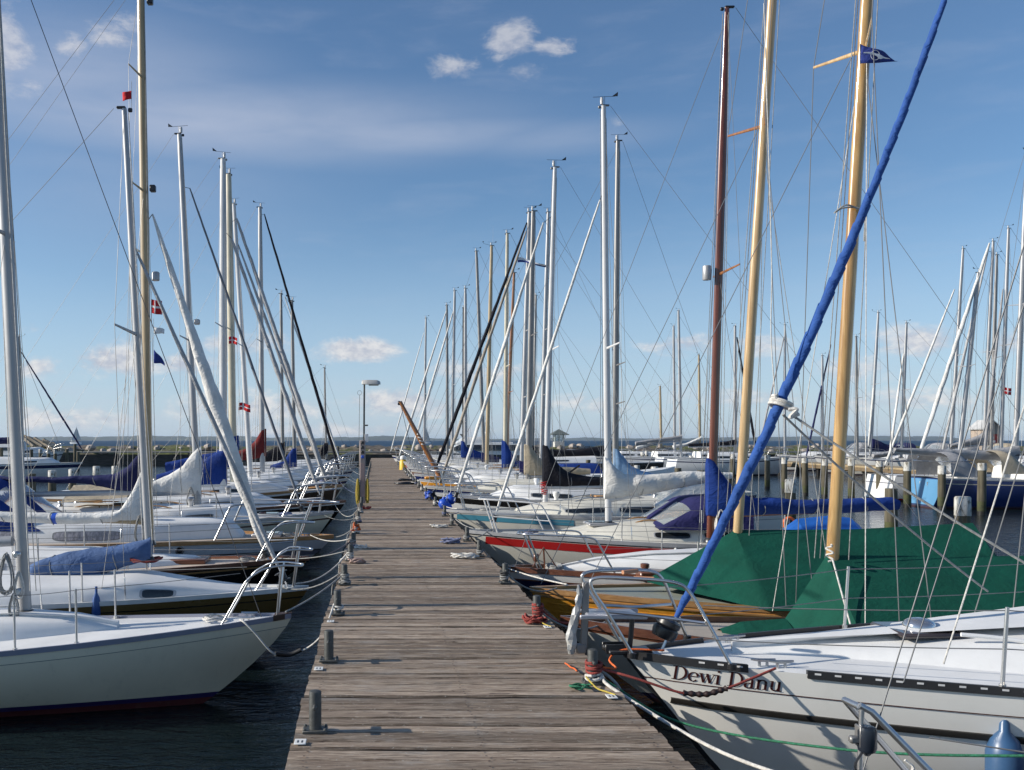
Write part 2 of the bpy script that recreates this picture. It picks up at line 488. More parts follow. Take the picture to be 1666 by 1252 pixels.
def make_breakwater():
    # planked jetty wall with a pale cap, then a stone bank behind it
    wallm = wood('weathered dark planking', (.035, .03, .026), (.10, .09, .08), .9, 0, 'x', .6, .5)
    capm = mat('bleached timber cap', (.30, .28, .25), .9, 0, .2, 1)
    t = thing('jetty_wall', 'long dark planked jetty wall with pale cap closing the harbour behind the pier', 'jetty wall', (0, 92, 0))
    q = MB()
    for k in range(4): q.box((-18, 0, .05 + k * .30), (170, .10 + .012 * (k % 2), .285))
    q.build('wall', wallm, t)
    q = MB(); q.box((-18, .15, 1.33), (170, 1.1, .14), bev=.02); q.build('cap', capm, t)
    x = -100
    while x < 66:
        q = MB(); h = 1.15 + RND.random() * .9
        q.lathe([(.13, -.5), (.13, h - .03), (.09, h)], (x, -.22, 0), 8); q.build('post', wallm, t); x += 7.4
    m, nt, p, co = principled('stony bank with weeds')
    n1 = nt.noise(co, .35, 5, .6); n2 = nt.noise(co, 2.2, 4, .6)
    nt.l.new(nt.mix(nt.mapr(n1, .44, .58), nt.mix(nt.mapr(n2, .35, .65), (.06, .05, .04, 1), (.17, .14, .11, 1)),
                    nt.mix(nt.mapr(n2, .35, .65), (.035, .05, .012, 1), (.12, .13, .03, 1))), p.inputs['Base Color'])
    p.inputs['Roughness'].default_value = .95
    q = MB(); rows = []
    for k, (dy, z) in enumerate(((0, .9), (1.5, 1.5), (3, 1.85), (5, 1.9), (8, 1.2), (10, -.4))):
        rows.append([(lerp(-110, 75, i / 260), 93.4 + dy, z + (.30 * mn.noise(Vector((lerp(-110, 75, i / 260) * .5, k * 1.7, 2))) + .2 * mn.noise(Vector((lerp(-110, 75, i / 260) * 1.7, k, 9))) if 0 < k < 5 else 0)) for i in range(261)])
    q.grid(rows); tag(q.build('breakwater', m), kind='structure')
    stm = mat('pale boulder stone', (.36, .31, .27), .9, 0, .3, 2.5, .4, 8)
    protos = []
    for s in range(4):
        q = MB(); rows = []
        for i in range(7):
            a = -PI / 2 + PI * i / 6; rows.append([])
            for j in range(10):
                b = 2 * PI * j / 10; d = Vector((math.cos(a) * math.cos(b), math.cos(a) * math.sin(b), math.sin(a)))
                r = 1 + .35 * mn.noise(d * 1.3 + Vector((s * 9, 0, 0)))
                rows[-1].append(d * r)
        q.grid(rows, cv=True); protos.append(q)
    objs = []
    for i in range(120):
        x = -74 + i * 1.03 + RND.uniform(-.5, .5); sz = RND.uniform(.16, .46)
        if i < 4: o = protos[i].build('boulder', stm, sharp=30); objs.append(o)
        else: o = objs[i % 4].copy(); SC.collection.objects.link(o)
        o.location = (x, 93.9 + RND.uniform(0, 3.0), 1.45 + RND.uniform(-.15, .45)); o.scale = (sz * 1.25, sz, sz * .8)
        o.rotation_euler = (0, 0, RND.uniform(0, 6))
        tag(o, 'pale boulder lying on the stone bank behind the jetty wall', 'boulder', 'boulders along the breakwater')


make_breakwater()


def pier_material(name, dark, light, sx=2.2):
    m, nt, p, co = principled(name)
    geo = nt.new('ShaderNodeNewGeometry'); r = geo.outputs['Random Per Island']
    off = nt.new('ShaderNodeCombineXYZ'); nt.l.new(nt.math('MULTIPLY', r, 190), off.inputs[0]); nt.l.new(nt.math('MULTIPLY', r, 37), off.inputs[2])
    ad = nt.new('ShaderNodeVectorMath', operation='ADD'); nt.l.new(co, ad.inputs[0]); nt.l.new(off.outputs[0], ad.inputs[1])
    v = ad.outputs[0]
    g1 = nt.noise(nt.scalevec(v, (2.6, 62, 62)), sx, 8, .72, .5)              # long grain
    g2 = nt.noise(nt.scalevec(v, (1.1, 95, 60)), sx, 5, .7, .2)             # fine cracks
    bl = nt.noise(nt.scalevec(co, (1.6, 5, 3)), 1.6, 5, .65)                 # weather blotches
    sp = nt.noise(nt.scalevec(co, (1, 2.2, 1)), 24, 6, .78)                   # lichen and droppings
    col = nt.mix(nt.mapr(g1, .28, .70), c4(dark), c4(light))
    tone = nt.mapr(r, 0, 1, .50, 1.35, smooth=False)
    hs = nt.new('ShaderNodeHueSaturation'); nt.l.new(col, hs.inputs['Color']); nt.l.new(tone, hs.inputs['Value'])
    col = nt.mix(nt.mapr(bl, .46, .74, 0, .5), hs.outputs[0], (.22, .155, .115, 1))
    col = nt.mix(nt.mapr(bl, .48, .25, 0, .55), col, (.37, .345, .32, 1))
    mo = nt.noise(nt.scalevec(v, (3.2, 13, 9)), 1.0, 6, .7, .3)
    col = nt.mix(nt.mapr(mo, .38, .30), col, (.075, .055, .045, 1))
    col = nt.mix(nt.mapr(mo, .60, .74, 0, .6), col, (.50, .455, .40, 1))
    crack = nt.mapr(g2, .43, .30)
    col = nt.mix(nt.math('MULTIPLY', crack, .85), col, (.035, .025, .02, 1))
    col = nt.mix(nt.mapr(sp, .58, .70, 0, .75), col, (.54, .51, .46, 1))
    col = nt.mix(nt.mapr(sp, .40, .28, 0, .75), col, (.045, .035, .028, 1))
    nt.l.new(col, p.inputs['Base Color']); p.inputs['Roughness'].default_value = .88; p.inputs['Specular IOR Level'].default_value = .25
    b = nt.new('ShaderNodeBump'); b.inputs['Strength'].default_value = .9; b.inputs['Distance'].default_value = .008
    nt.l.new(nt.math('SUBTRACT', g1, nt.math('MULTIPLY', crack, .8)), b.inputs['Height']); nt.l.new(b.outputs[0], p.inputs['Normal'])
    return m


def make_pier():
    t = thing('wooden_pier', 'long weathered plank pier running away between the two rows of sailing boats', 'pier', (0, 0, 0))
    q = MB(); y = 3.2; nx = 14
    while y < PY1:
        w = RND.choice((.098, .105, .115, .125, .13)); far = y > 30
        n = nx if not far else 3
        xl = PXL + .03 * mn.noise(Vector((y * .55, 3, 1))) + RND.uniform(-.007, .007); xr = PXR + .025 * mn.noise(Vector((y * .5, 9, 1))) + RND.uniform(-.016, .012); tilt = RND.uniform(-.003, .003); sk = RND.uniform(-.007, .007)
        s = RND.random() * 99; rows = []
        for i in range(n + 1):
            x = lerp(xl, xr, i / n); dz = .006 * mn.noise(Vector((x * .9, s, 0))) + .0035 * mn.noise(Vector((x * 5, s, 3)))
            e0 = .0055 * mn.noise(Vector((x * 3.5, s, 5))); e1 = .0055 * mn.noise(Vector((x * 3.5, s, 8)))
            yy = y + sk * (i / n - .5); z0 = PZ + dz
            rows.append([(x, yy + e0, z0 - .04), (x, yy + e0, z0 - .012 - tilt), (x, yy + e0 + .011, z0 - tilt), (x, yy + w - .011 + e1, z0 + tilt), (x, yy + w + e1, z0 - .012 + tilt), (x, yy + w + e1, z0 - .04)])
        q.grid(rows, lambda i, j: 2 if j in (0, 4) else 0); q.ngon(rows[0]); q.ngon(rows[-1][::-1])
        if y < 18:                                     # nail heads over the three beams
            for bx in (PXL + .10, .55, PXR - .10):
                for yy in (y + .028, y + w - .028):
                    cx_ = bx + RND.uniform(-.012, .012); z_ = PZ + .0075; h_ = .0055
                    q.grid([[(cx_ - h_, yy - h_, z_), (cx_ + h_, yy - h_, z_)], [(cx_ - h_, yy + h_, z_), (cx_ + h_, yy + h_, z_)]], 1)
        y += w + RND.choice((.012, .018, .026, .040))
    q.build('deck_planks', [pier_material('weathered pier planks', (.08, .052, .036), (.54, .435, .335)), mat('rusty nail heads', (.05, .03, .022), .7), mat('gap shade plank sides', (.03, .024, .018), .9)], t, 30)  # plank sides coloured near-black: painted shade that makes the gaps show as dark lines
    dk = wood('dark wet timber', (.03, .025, .02), (.09, .075, .06), .85, 0, 'x', .6, .4)
    for x in (PXL + .10, .55, PXR - .10):
        q = MB(); q.box((x, 43, PZ - .145), (.10, 80, .20)); q.build('beam', dk, t)
    y = 4.2
    while y < PY1:
        q = MB(); q.box((.55, y, PZ - .33), (1.9, .14, .16)); q.build('crossbeam', dk, t)
        for x in (PXL + .16, PXR - .16):
            q = MB(); q.lathe([(.10, -1), (.10, PZ - .42)], (x, y, 0), 10); q.build('pile', dk, t)
        y += 4.1


make_pier()


def make_bollard():
    t = thing('bollard', 'x', 'bollard', (0, 0, PZ + .004), 0, 'steel bollards along the pier edges')
    q = MB(); q.box((0, 0, .008), (.135, .11, .016), bev=.003); q.build('base_plate', GALV, t)
    for sx in (-1, 1):
        for sy in (-1, 1):
            q = MB(); q.lathe([(.009, .016), (.009, .023), (.006, .026)], (sx * .056, sy * .04, 0), 6); q.build('bolt', GALV, t)
    q = MB(); q.lathe([(.034, .016), (.034, .212), (.032, .219), (.022, .224), (.008, .226)], (0, 0, 0), 18); q.build('post', GALV, t)
    q = MB(); q.lathe([(.007, -.078), (.012, -.074), (.012, .074), (.007, .078)], (0, 0, .145), 10, axis='y'); q.build('pin', GALV, t)
    return t


BOLL_L = [5.06, 6.67, 8.45, 10.2, 12.2, 13.7, 15.8, 17.9, 20.2, 22.4]
BOLL_R = [6.06, 8.16, 10.3, 12.7, 14.6, 17.3, 19.4, 22.4]
while BOLL_L[-1] < 60: BOLL_L.append(BOLL_L[-1] + 2.15)
while BOLL_R[-1] < 60: BOLL_R.append(BOLL_R[-1] + 2.15)
BXL, BXR = -.345, 1.43
proto = make_bollard(); first = True
for side, xs, lst in (('left', BXL, BOLL_L), ('right', BXR, BOLL_R)):
    for i, y in enumerate(lst):
        o = proto if first else copy_thing(proto)
        first = False
        o.location = (xs + RND.uniform(-.012, .012), y, PZ + .004); o.rotation_euler = (0, 0, RND.uniform(-.06, .06))
        o['label'] = f'grey steel bollard, {ORD[i]} from the front along the {side} edge of the pier'


def make_lamp_post():
    x, y = -.345, 23.4
    t = thing('lamp_post', 'tall pier lamp post with socket cabinet and flat lamp head over the planks', 'lamp post', (x, y, PZ))
    post = mat('pinkish grey painted post', (.30, .25, .235), .5, .2, .15, 3, dirt=.2)
    q = MB(); q.box((0, 0, .80), (.145, .125, 1.60), bev=.012); cab = q.build('cabinet', post, t)
    for z, mm in ((1.30, PLASTB), (1.42, PLASTB), (1.18, BLUEPL), (1.54, PLASTB)):
        q = MB(); q.box((0, -.072, z), (.07, .022, .075), bev=.008); q.build('socket', mm, cab)
    q = MB(); q.box((0, -.066, .6), (.10, .006, .85), bev=.002); q.build('door', mat('dull pink panel', (.34, .24, .22), .5), cab)
    q = MB(); q.tube([(.035, 0, 1.55), (.045, 0, 3.05)], .024, 10); q.build('pole', GALV, t)
    q = MB()
    rows = []
    for xx, hh, w in ((-.02, .05, .05), (0, .065, .07), (.14, .07, .085), (.36, .068, .10), (.43, .045, .085), (.455, .02, .05)):
        rows.append([(xx, -w, 3.02), (xx, -w * .9, 3.02 + hh), (xx, -w * .4, 3.045 + hh * 1.25), (xx, w * .4, 3.045 + hh * 1.25), (xx, w * .9, 3.02 + hh), (xx, w, 3.02)])
    q.grid(rows, cv=True); q.ngon(rows[0]); q.ngon(rows[-1][::-1])
    q.build('lamp_head', mat('pale grey lamp housing', (.45, .45, .43), .5, .1, .15, 6, dirt=.25), t)
    q = MB(); q.box((.28, 0, 3.005), (.26, .13, .035), bev=.012); q.build('lamp_cover', LAMPG, t)
    q = MB(); q.box((.09, -.03, 1.98), (.10, .05, .035), bev=.008); q.build('bracket', GALV, t)
    q = MB(); q.box((.10, -.02, 1.66), (.09, .02, .20), bev=.004); q.build('notice', mat('white enamel plate', (.7, .7, .7), .4), t)
    # yellow water hoses hung on both flanks
    for sgn, lab in ((-1, 'yellow water hose hung in loops on the left side of the lamp post'), (1, 'yellow water hose hung in loops on the right side of the lamp post')):
        q = MB(); pts = []
        for k in range(9 * 20 + 1):
            a = 2 * PI * k / 20; lp = k / 20; j_ = int(lp)
            w = .7 * (.018, .055, .03, .066, .042, .012, .06, .026, .05, .035)[j_]; h = (.27, .31, .25, .33, .29, .26, .30, .24, .32, .28)[j_]; top = .62
            pts.append((sgn * (.12 + .012 * math.sin(lp * 1.9)) + w * math.sin(a) * (1 - .55 * max(0, math.cos(a))), -.07 + .014 * lp, top - h + h * math.cos(a)))
        q.tube(pts, .0105, 6)
        tag(q.build('water_hose', ROPEY, None, loc=(x, y, PZ)), lab, 'hose', 'yellow water hoses')
    # slim boat hook standing beside the post
    q = MB(); q.tube([(x - .11, y - .02, PZ + .0), (x - .075, y - .02, PZ + 2.75)], .006, 6)
    q.tube([(x - .075 + .055 * math.sin(a), y - .02, PZ + 2.805 - .055 * math.cos(a)) for a in [2 * PI * i / 16 for i in range(16)]], .004, 5, closed=True)
    tag(q.build('hooped_rod', GALV), 'thin rod with a wire hoop standing on the left of the lamp post', 'rod')


make_lamp_post()


def make_haze():
    m = bpy.data.materials.new('pale sea haze'); m.use_nodes = True
    nt = NT(m.node_tree); nt.n.clear(); out = nt.new('ShaderNodeOutputMaterial'); v = nt.new('ShaderNodeVolumePrincipled')
    v.inputs['Color'].default_value = (.72, .85, 1.0, 1); v.inputs['Density'].default_value = HAZE_D; v.inputs['Anisotropy'].default_value = .2
    nt.l.new(v.outputs[0], out.inputs['Volume'])
    q = MB(); q.box((0, 9200, 34), (29000, 18600, 80)); tag(q.build('haze', m), kind='stuff')


HAZE_D = .000045
make_haze()
# ---------------------------------------------------------------- sailing boats
class Boat:
    """Local frame: x aft from the bow, y athwart, z up from the water. side=+1: bow points left (boat lies right of the pier), -1: bow points right."""
    def __init__(s, label, side, Y, bow, L, B, zm, zs=None, over=.8, tr=.6, tm=.56, so=.25, pb=.85, yaw=0.0, group=None, name='sailboat', cat='sailboat', exp=1.15, wb=.78):
        s.side, s.Y, s.k = side, Y, F / Y
        s.x0 = (bow[0] - VX) / s.k; s.zb = CZ - (bow[1] - VY) / s.k
        s.L, s.B, s.zm, s.zt = L, B, zm, zs if zs else zm + .05
        s.over, s.tr, s.tm, s.so, s.pb, s.exp, s.wb = over, tr, tm, so, pb, exp, wb
        s.near = -side                                   # sign of local y that faces the viewer
        s.root = thing(name, label, cat, (s.x0, Y, 0), (0 if side > 0 else PI) + yaw, group)
        s.yaw = yaw

    def loc(s, px, py):
        return ((px - VX) / s.k - s.x0) * s.side, CZ - (py - VY) / s.k

    # --- shape functions
    def zsh(s, t):
        t = min(max(t, 0), 1)
        if t < .65: return s.zm + (s.zb - s.zm) * ((.65 - t) / .65) ** 1.8
        return s.zm + (s.zt - s.zm) * ((t - .65) / .35) ** 1.8

    def hb(s, t):
        t = min(max(t, 0), 1)
        if t < s.tm: v = max(0.0, math.sin(PI / 2 * t / s.tm)) ** s.pb
        else: v = s.tr + (1 - s.tr) * math.cos(PI / 2 * (t - s.tm) / (1 - s.tm))
        return max(.012, s.B / 2 * v)

    def xq(s, t, q):
        a = s.over * max(0, q) ** s.exp; b = s.L - s.so * min(max(0, q), 1.2)
        return a + t * (b - a)

    def yq(s, t, q):
        wb = lerp(s.wb * .78, s.wb, min(1, t * 2.2))
        return s.hb(t) * max(.02, 1 - (1 - wb) * max(0, q) ** 2.3)

    def yat(s, x, z):
        t = min(max(x / s.L, 0), 1)
        for _ in range(12):
            q = 1 - z / s.zsh(t); a = s.over * max(0, q) ** s.exp; b = s.L - s.so * max(0, q)
            t = min(max((x - a) / (b - a), 0), 1)
        return s.yq(t, q)

    def hull(s, rows, mats, bands, n=30, name='hull'):
        """rows: ('s',d) d below the sheer, ('m',f), ('w',h) h above water; bands: material index between successive rows"""
        ls = max([d for k, d in rows if k == 's'] + [.02]); fw = max(d for k, d in rows if k == 'w')
        ts = [(i / n) ** 1.25 for i in range(n + 1)]
        half = []
        for k, d in rows:
            line = []
            for t in ts:
                zs = s.zsh(t)
                z = zs - d if k == 's' else (zs - d(t) if k == 'f' else (d if k == 'w' else lerp(zs - ls, fw, d)))
                q = 1 - z / zs
                line.append((s.xq(t, q), s.yq(t, q), z))
            half.append(line)
        m = MB()
        rr = [[(x, -y, z) for x, y, z in ln] for ln in half]
        m.grid(rr, lambda i, j: bands[i])
        m.grid([ln for ln in half][::-1], lambda i, j: bands[len(half) - 2 - i])
        tr = [[rr[i][-1], half[i][-1]] for i in range(len(half))]
        m.grid(tr, lambda i, j: bands[min(i, len(bands) - 1)])
        st = [[rr[i][0], half[i][0]] for i in range(len(half))]
        m.grid(st, lambda i, j: bands[min(i, len(bands) - 1)])
        s.hullo = m.build(name, mats, s.root, 50)
        return s.hullo

    def plain_hull(s, topside, stripe=None, boot=BOOT, cove=None, rubrail=None):
        """topside paint, optional sheer stripe (mat, from, to), boot top"""
        rows = [('s', 0)]; mats = [topside, boot, ANTIF]; bands = []
        if stripe:
            mats.append(stripe[0])
            if stripe[1] > 0: rows.append(('s', stripe[1])); bands.append(0)
            rows.append(('s', stripe[2])); bands.append(3)
        else:
            rows.append(('s', .05)); bands.append(0)
        for f in (.3, .6, .85): rows.append(('m', f)); bands.append(0)
        rows += [('w', .10), ('w', .045), ('w', -.12), ('w', -.4)]; bands += [0, 1, 2, 2]
        s.hull(rows, mats, bands)

    def deckz(s, x, y=0.0):
        t = min(max(x / s.L, 0), 1); b = s.hb(t)
        return s.zsh(t) - .012 + .055 * min(1, b) * (1 - min(1, abs(y) / b) ** 2)

    def deck(s, m, n=26, inset=.008):
        q = MB(); rows = []
        for i in range(n + 1):
            t = lerp(.002, .998, (i / n) ** 1.2); b = s.hb(t) - min(inset, s.hb(t) * .4); x = t * s.L
            rows.append([(x, b * u, s.deckz(x, b * u)) for u in (-1, -.75, -.4, 0, .4, .75, 1)])
        q.grid(rows)
        return q.build('deck', m, s.root)

    def rail(s, m, h=.035, w=.03, t0=.0, t1=.995, name='toe_rail', proud=.006):
        q = MB(); n = 34
        for sg in (-1, 1):
            rows = []
            for i in range(n + 1):
                t = lerp(t0, t1, (i / n) ** 1.2); x = t * s.L; y = s.hb(t); z = s.zsh(t) - .016
                yi = max(.003, y - w)
                rows.append([(x, sg * yi, z), (x, sg * yi, z + h + .016), (x, sg * (y + proud), z + h + .016), (x, sg * (y + proud), z - .012)])
            q.grid(rows, cv=True); q.ngon(rows[0]); q.ngon(rows[-1])
        return q.build(name, m, s.root, 35)

    def strip(s, m, d0, d1, xa, xb, out=.004, name='pinstripe', n=30, thick=None):
        """moulding or line along both topsides, between d0 and d1 below the sheer"""
        q = MB()
        for sg in (-1, 1):
            rows = []
            for i in range(n + 1):
                x = lerp(xa, xb, i / n)
                zt = s.zsh(x / s.L) - d0; zb = s.zsh(x / s.L) - d1
                ya, yb = s.yat(x, zt), s.yat(x, zb)
                if thick:
                    rows.append([(x, sg * (ya - .01), zt + .004), (x, sg * (ya + out * .8), zt), (x, sg * (lerp(ya, yb, .5) + out), (zt + zb) / 2), (x, sg * (yb + out * .8), zb), (x, sg * (yb - .01), zb - .004)])
                else:
                    rows.append([(x, sg * (ya + out), zt), (x, sg * (yb + out), zb)])
            q.grid(rows)
        return q.build(name, m, s.root)

    def cabin(s, prof, w, m, side=.28, windows=(), wm=None, fm=None, name='cabin', taper=.25, camb=.05, lean=.12, tm=None):
        """prof: [(x, height above deck)...]; windows: (x0, x1, low, high)"""
        xa, xb = prof[0][0], prof[-1][0]; n = 26

        def sec(x):
            t = x / s.L; u = (x - xa) / max(1e-4, xb - xa)
            yw = min(w / 2, max(.05, s.hb(t) - side)) * (1 - taper * max(0, 1 - u * 2.5) ** 2)
            h = max(.012, interp(prof, x)); zd = s.deckz(x, yw)
            return [(yw, zd - .03), (yw * (1 - lean * .35), zd + .38 * h), (yw * (1 - lean * .75), zd + .82 * h), (yw * (1 - lean * 1.3), zd + .97 * h), (yw * (1 - lean * 2.4), zd + h + camb * .3), (yw * .35, zd + h + camb * .85), (0, zd + h + camb)]
        q = MB(); rows = []
        for i in range(n + 1):
            x = lerp(xa, xb, i / n); c = sec(x)
            rows.append([(x, -y, z) for y, z in c] + [(x, y, z) for y, z in c[:-1][::-1]])
        q.grid(rows, (lambda i, j: 1 if 3 <= j <= 8 else 0) if tm else 0); q.ngon(rows[0]); q.ngon(rows[-1][::-1])
        cab = q.build(name, [m, tm] if tm else m, s.root, 38)

        def on(x, f):
            c = sec(x)
            tot = f * 2
            a, b, u = (c[0], c[1], tot) if tot < 1 else (c[1], c[2], tot - 1)
            return lerp(a[0], b[0], u), lerp(a[1], b[1], u)
        for (wa, wb, lo, hi) in windows:
            for sg in (-1, 1):
                for kind in (('frame', 1.0, .005), ('pane', .84, .009)):
                    q = MB(); cx, cf, rx, rf = (wa + wb) / 2, (lo + hi) / 2, (wb - wa) / 2, (hi - lo) / 2
                    rx_ = rx - (1 - kind[1]) * rf * .6; rf_ = rf * kind[1]
                    rng = []
                    for j in range(28):
                        a = 2 * PI * j / 28; cu, sv_ = math.cos(a), math.sin(a)
                        pw = .42
                        uu = math.copysign(abs(cu) ** pw, cu); vv = math.copysign(abs(sv_) ** pw, sv_)
                        rng.append((cx + uu * rx_, cf + vv * rf_))
                    def P(x, f, o):
                        y, z = on(x, min(max(f, .02), .98)); return (x, sg * (y + o), z)
                    rows = [[P(x, f, -.004) for x, f in rng], [P(x, f, kind[2]) for x, f in rng], [P(lerp(cx, x, .5), lerp(cf, f, .5), kind[2] + .001) for x, f in rng], [P(lerp(cx, x, .02), lerp(cf, f, .02), kind[2] + .001) for x, f in rng]]
                    q.grid(rows, cv=True); q.ngon(rows[-1])
                    if kind[0] == 'frame': fr = q.build('window', fm or ALU, cab, 30)
                    else: q.build('pane', wm or GLASS, fr, 30)
        s.cab = cab; s.cprof = prof; s.csec = sec
        return cab

    # --- spars and rig
    def mast(s, foot, top, m, w, spread=(.55,), sp_len=.42, rig=True, flat=.72, vane=True, light=True, ant=False, halyards=2, foot_x=None, spm=None, taper=.72, lower=None, sp_dx=.10, wire=WIRE, wr=.0032, back=True, collar=True):
        """foot/top: pixels on the photograph measured in the boat's own plane"""
        x0, z0 = s.loc(*foot); x1, z1 = s.loc(*top)
        s.mx0, s.mz0, s.mx1, s.mz1 = x0, z0, x1, z1
        r = w / 2; zz = [0, .02, .25, .5, .72, .86, 1.0]; rr = [r, r, r, r, r * .97, r * lerp(1, taper, .5), r * taper]
        q = MB()
        pts = [Vector((lerp(x0, x1, u), 0, lerp(z0, z1, u))) for u in zz]
        n = 14; rows = []
        for p, ra in zip(pts, rr):
            rows.append([(p.x + ra * 1.15 * math.cos(2 * PI * j / n), ra * flat * math.sin(2 * PI * j / n) * 1.15, p.z) for j in range(n)])
        q.grid(rows, cv=True); q.ngon(rows[0][::-1]); q.ngon(rows[-1])
        if lower:                                      # painted or sleeved lower part
            pass
        mo = q.build('mast', m, s.root, 60); s.masto = mo
        def at(u): return Vector((lerp(x0, x1, u), 0, lerp(z0, z1, u)))
        s.mat_ = at
        if collar:
            q = MB(); q.lathe([(r * 1.9, -.02), (r * 1.8, .015), (r * 1.3, .05)], tuple(at(0)), 14); q.build('mast_collar', PLASTB, mo)
        # sail track up the after side
        q = MB(); q.tube([at(.12) + Vector((r * 1.15, 0, 0)), at(.97) + Vector((r * taper * 1.15, 0, 0))], r * .16, 4); q.build('sail_track', wire if m in (ALU, ALUW, ALUD) else ALUD, mo)
        q = MB(); q.box(at(1.0) + Vector((.035, 0, .010)), (.05 + r * 1.6, .045, .028), bev=.008); q.box(at(1.0) + Vector((-.07, 0, -.02)), (.05, .03, .05), bev=.01)
        q.build('masthead_fitting', PLASTB if m != ALUW else ALUD, mo)
        if vane:
            q = MB(); c = at(1.0) + Vector((.02, 0, .03)); d = RND.choice((1, -1)) ; a = RND.uniform(-.35, .35)
            e = Vector((math.cos(a), math.sin(a), .0))
            q.tube([c, c + Vector((0, 0, .13))], .004, 5)
            c2 = c + Vector((0, 0, .13))
            q.tube([c2 - e * .20, c2 + e * .17], .004, 5)
            tl = c2 + e * .17
            q.ngon([tl - e * .05, tl + e * .05, tl + e * .055 + Vector((0, 0, .075))]); q.ngon([tl - e * .05 + Vector((0, .003, 0)), tl + e * .055 + Vector((0, .003, .075)), tl + e * .05 + Vector((0, .003, 0))])
            q.build('wind_vane', PLASTB, mo)
        if light:
            q = MB(); c = at(1.0) + Vector((-.03, 0, .03)); q.lathe([(.028, 0), (.028, .03), (.03, .032), (.03, .085), (.026, .09), (.026, .11)], tuple(c), 10, 0); q.build('masthead_light', mat('masthead lens', (.5, .5, .5), .3), mo)
        if ant:
            q = MB(); c = at(1.0); q.tube([c + Vector((.06, 0, 0)), c + Vector((.07, 0, .95))], [.005, .002], 5); q.build('antenna', ALUW, mo)
            q = MB(); q.tube([c, c + Vector((-.38, .0, .10)), c + Vector((-.40, 0, .16))], .006, 5); q.lathe([(.015, 0), (.035, .015), (.035, .03), (.015, .045)], tuple(c + Vector((-.40, 0, .16))), 8); q.build('anemometer', PLASTB, mo)
        # spreaders and shrouds
        cx = x0 + .12; hbm = s.hb(cx / s.L)
        tips = []
        for u in spread:
            c = at(u); pair = {}
            for sg in (-1, 1):
                tip = c + Vector((sp_dx, sg * sp_len, .05)); pair[sg] = tip
                q = MB(); q.tube([c + Vector((0, sg * r * .6, 0)), tip], [.022, .013], 8, flat=.55); q.build('spreader', spm or m, mo)
            tips.append(pair)
        s.tips = tips
        if rig:
            for sg in (-1, 1):
                ch = Vector((cx, sg * (hbm - .05), s.deckz(cx, hbm - .05) + .02))
                q = MB(); path = [ch] + [t[sg] for t in tips] + [at(.985) + Vector((0, sg * r * .5, 0))]
                q.tube(path, wr, 5); q.build('shroud', wire, s.root)
                if tips:
                    c2 = Vector((cx + .28, sg * (hbm - .06), s.deckz(cx, hbm) + .02))
                    q = MB(); q.tube([c2, at(spread[0]) + Vector((0, sg * r * .6, -.06))], wr, 5); q.build('shroud', wire, s.root)
                # turnbuckle
                d = (path[1] - ch).normalized(); q = MB(); q.tube([ch, ch + d * .05, ch + d * .06, ch + d * .24, ch + d * .25], [.004, .004, .008, .008, .004], 6); q.build('turnbuckle', STEEL, s.root)
            if back:
                q = MB(); q.tube([Vector((s.L - .1, 0, s.zt + .05)), at(1.0) + Vector((.12, 0, 0))], wr, 5); q.build('backstay', wire, s.root)
        for h in range(halyards):
            q = MB(); sg = (-1) ** h; off = r * (1.5 + .5 * h)
            a = at(.99) + Vector((-.05 + .07 * (h % 2), sg * r * .4, 0)); b = at(.02) + Vector((-off + 2.2 * off * (h % 2), sg * r * 1.4, .1))
            q.tube([a, a.lerp(b, .4) + Vector((.01, .01 * sg, 0)), b], .0045 if s.Y < 20 else .006, 5); q.build('halyard', RND.choice((ROPEG, ROPEG, ROPEW)), mo)
        return mo

    def winch_box(s, u, sz=.09):
        c = s.mat_(u); q = MB(); q.box(c + Vector((-.10, -.0, 0)), (sz, sz, sz * 1.2), bev=.012); q.build('steaming_light', PLASTB, s.masto)

    def stay(s, bottom, top=None, r=.0032, m=None, name='forestay'):
        xb, zb = s.loc(*bottom) if len(bottom) == 2 else (bottom[0], bottom[2])
        a = Vector((xb, 0, zb)); b = Vector((s.loc(*top)[0], 0, s.loc(*top)[1])) if top else s.mat_(.98)
        q = MB(); q.tube([a, b], r, 5); return q.build(name, m or WIRE, s.root)

    def furl(s, bottom, top, r, m, drum=True, spiral=True, seed=0, bulge=.25, wire_ext=True, prof=None, name='furled_sail', nn=70, to_mast=None, pitch=.42, sagx=0.0):
        xb, zb = s.loc(*bottom); xt, zt = s.loc(*top)
        a, b = Vector((xb, 0, zb)), Vector((xt, 0, zt)); d = (b - a).normalized(); e1 = Vector((0, 1, 0)); e2 = d.cross(e1)
        ln = (b - a).length; n = 12; rows = []; turns = ln / pitch
        for i in range(nn + 1):
            u = i / nn; c = a + (b - a) * u + Vector((sagx * 4 * u * (1 - u), 0, 0))
            R0 = r * (interp(prof or [(0, .45), (.03, .8), (.25, 1.0), (.55, .9), (.9, .62), (.985, .5), (1, .35)], u))
            row = []
            for j in range(n):
                th = 2 * PI * j / n; ph = (th / (2 * PI) + u * turns + .55 * mn.noise(Vector((u * ln * 1.7, seed, 4)))) % 1.0
                rr_ = R0 * (1 + (bulge * (ph - .45) if spiral else 0) + .22 * mn.noise(Vector((u * ln * 2.5, th * .6, seed))) * (1 if spiral else .4))
                row.append(c + (e1 * math.cos(th) + e2 * math.sin(th)) * rr_)
            rows.append(row)
        q = MB(); q.grid(rows, cv=True); q.ngon(rows[0][::-1]); q.ngon(rows[-1]); fo = q.build(name, m, s.root, 50)
        if wire_ext and to_mast is not None:
            q = MB(); q.tube([b, to_mast], .006, 5); q.build('head_swivel', PLASTB, fo)
        # stub down to the stemhead plus furling drum
        q = MB(); q.tube([a - d * .26, a + d * .1], max(.008, r * .28), 6); q.build('stay_foot', STEEL, fo)
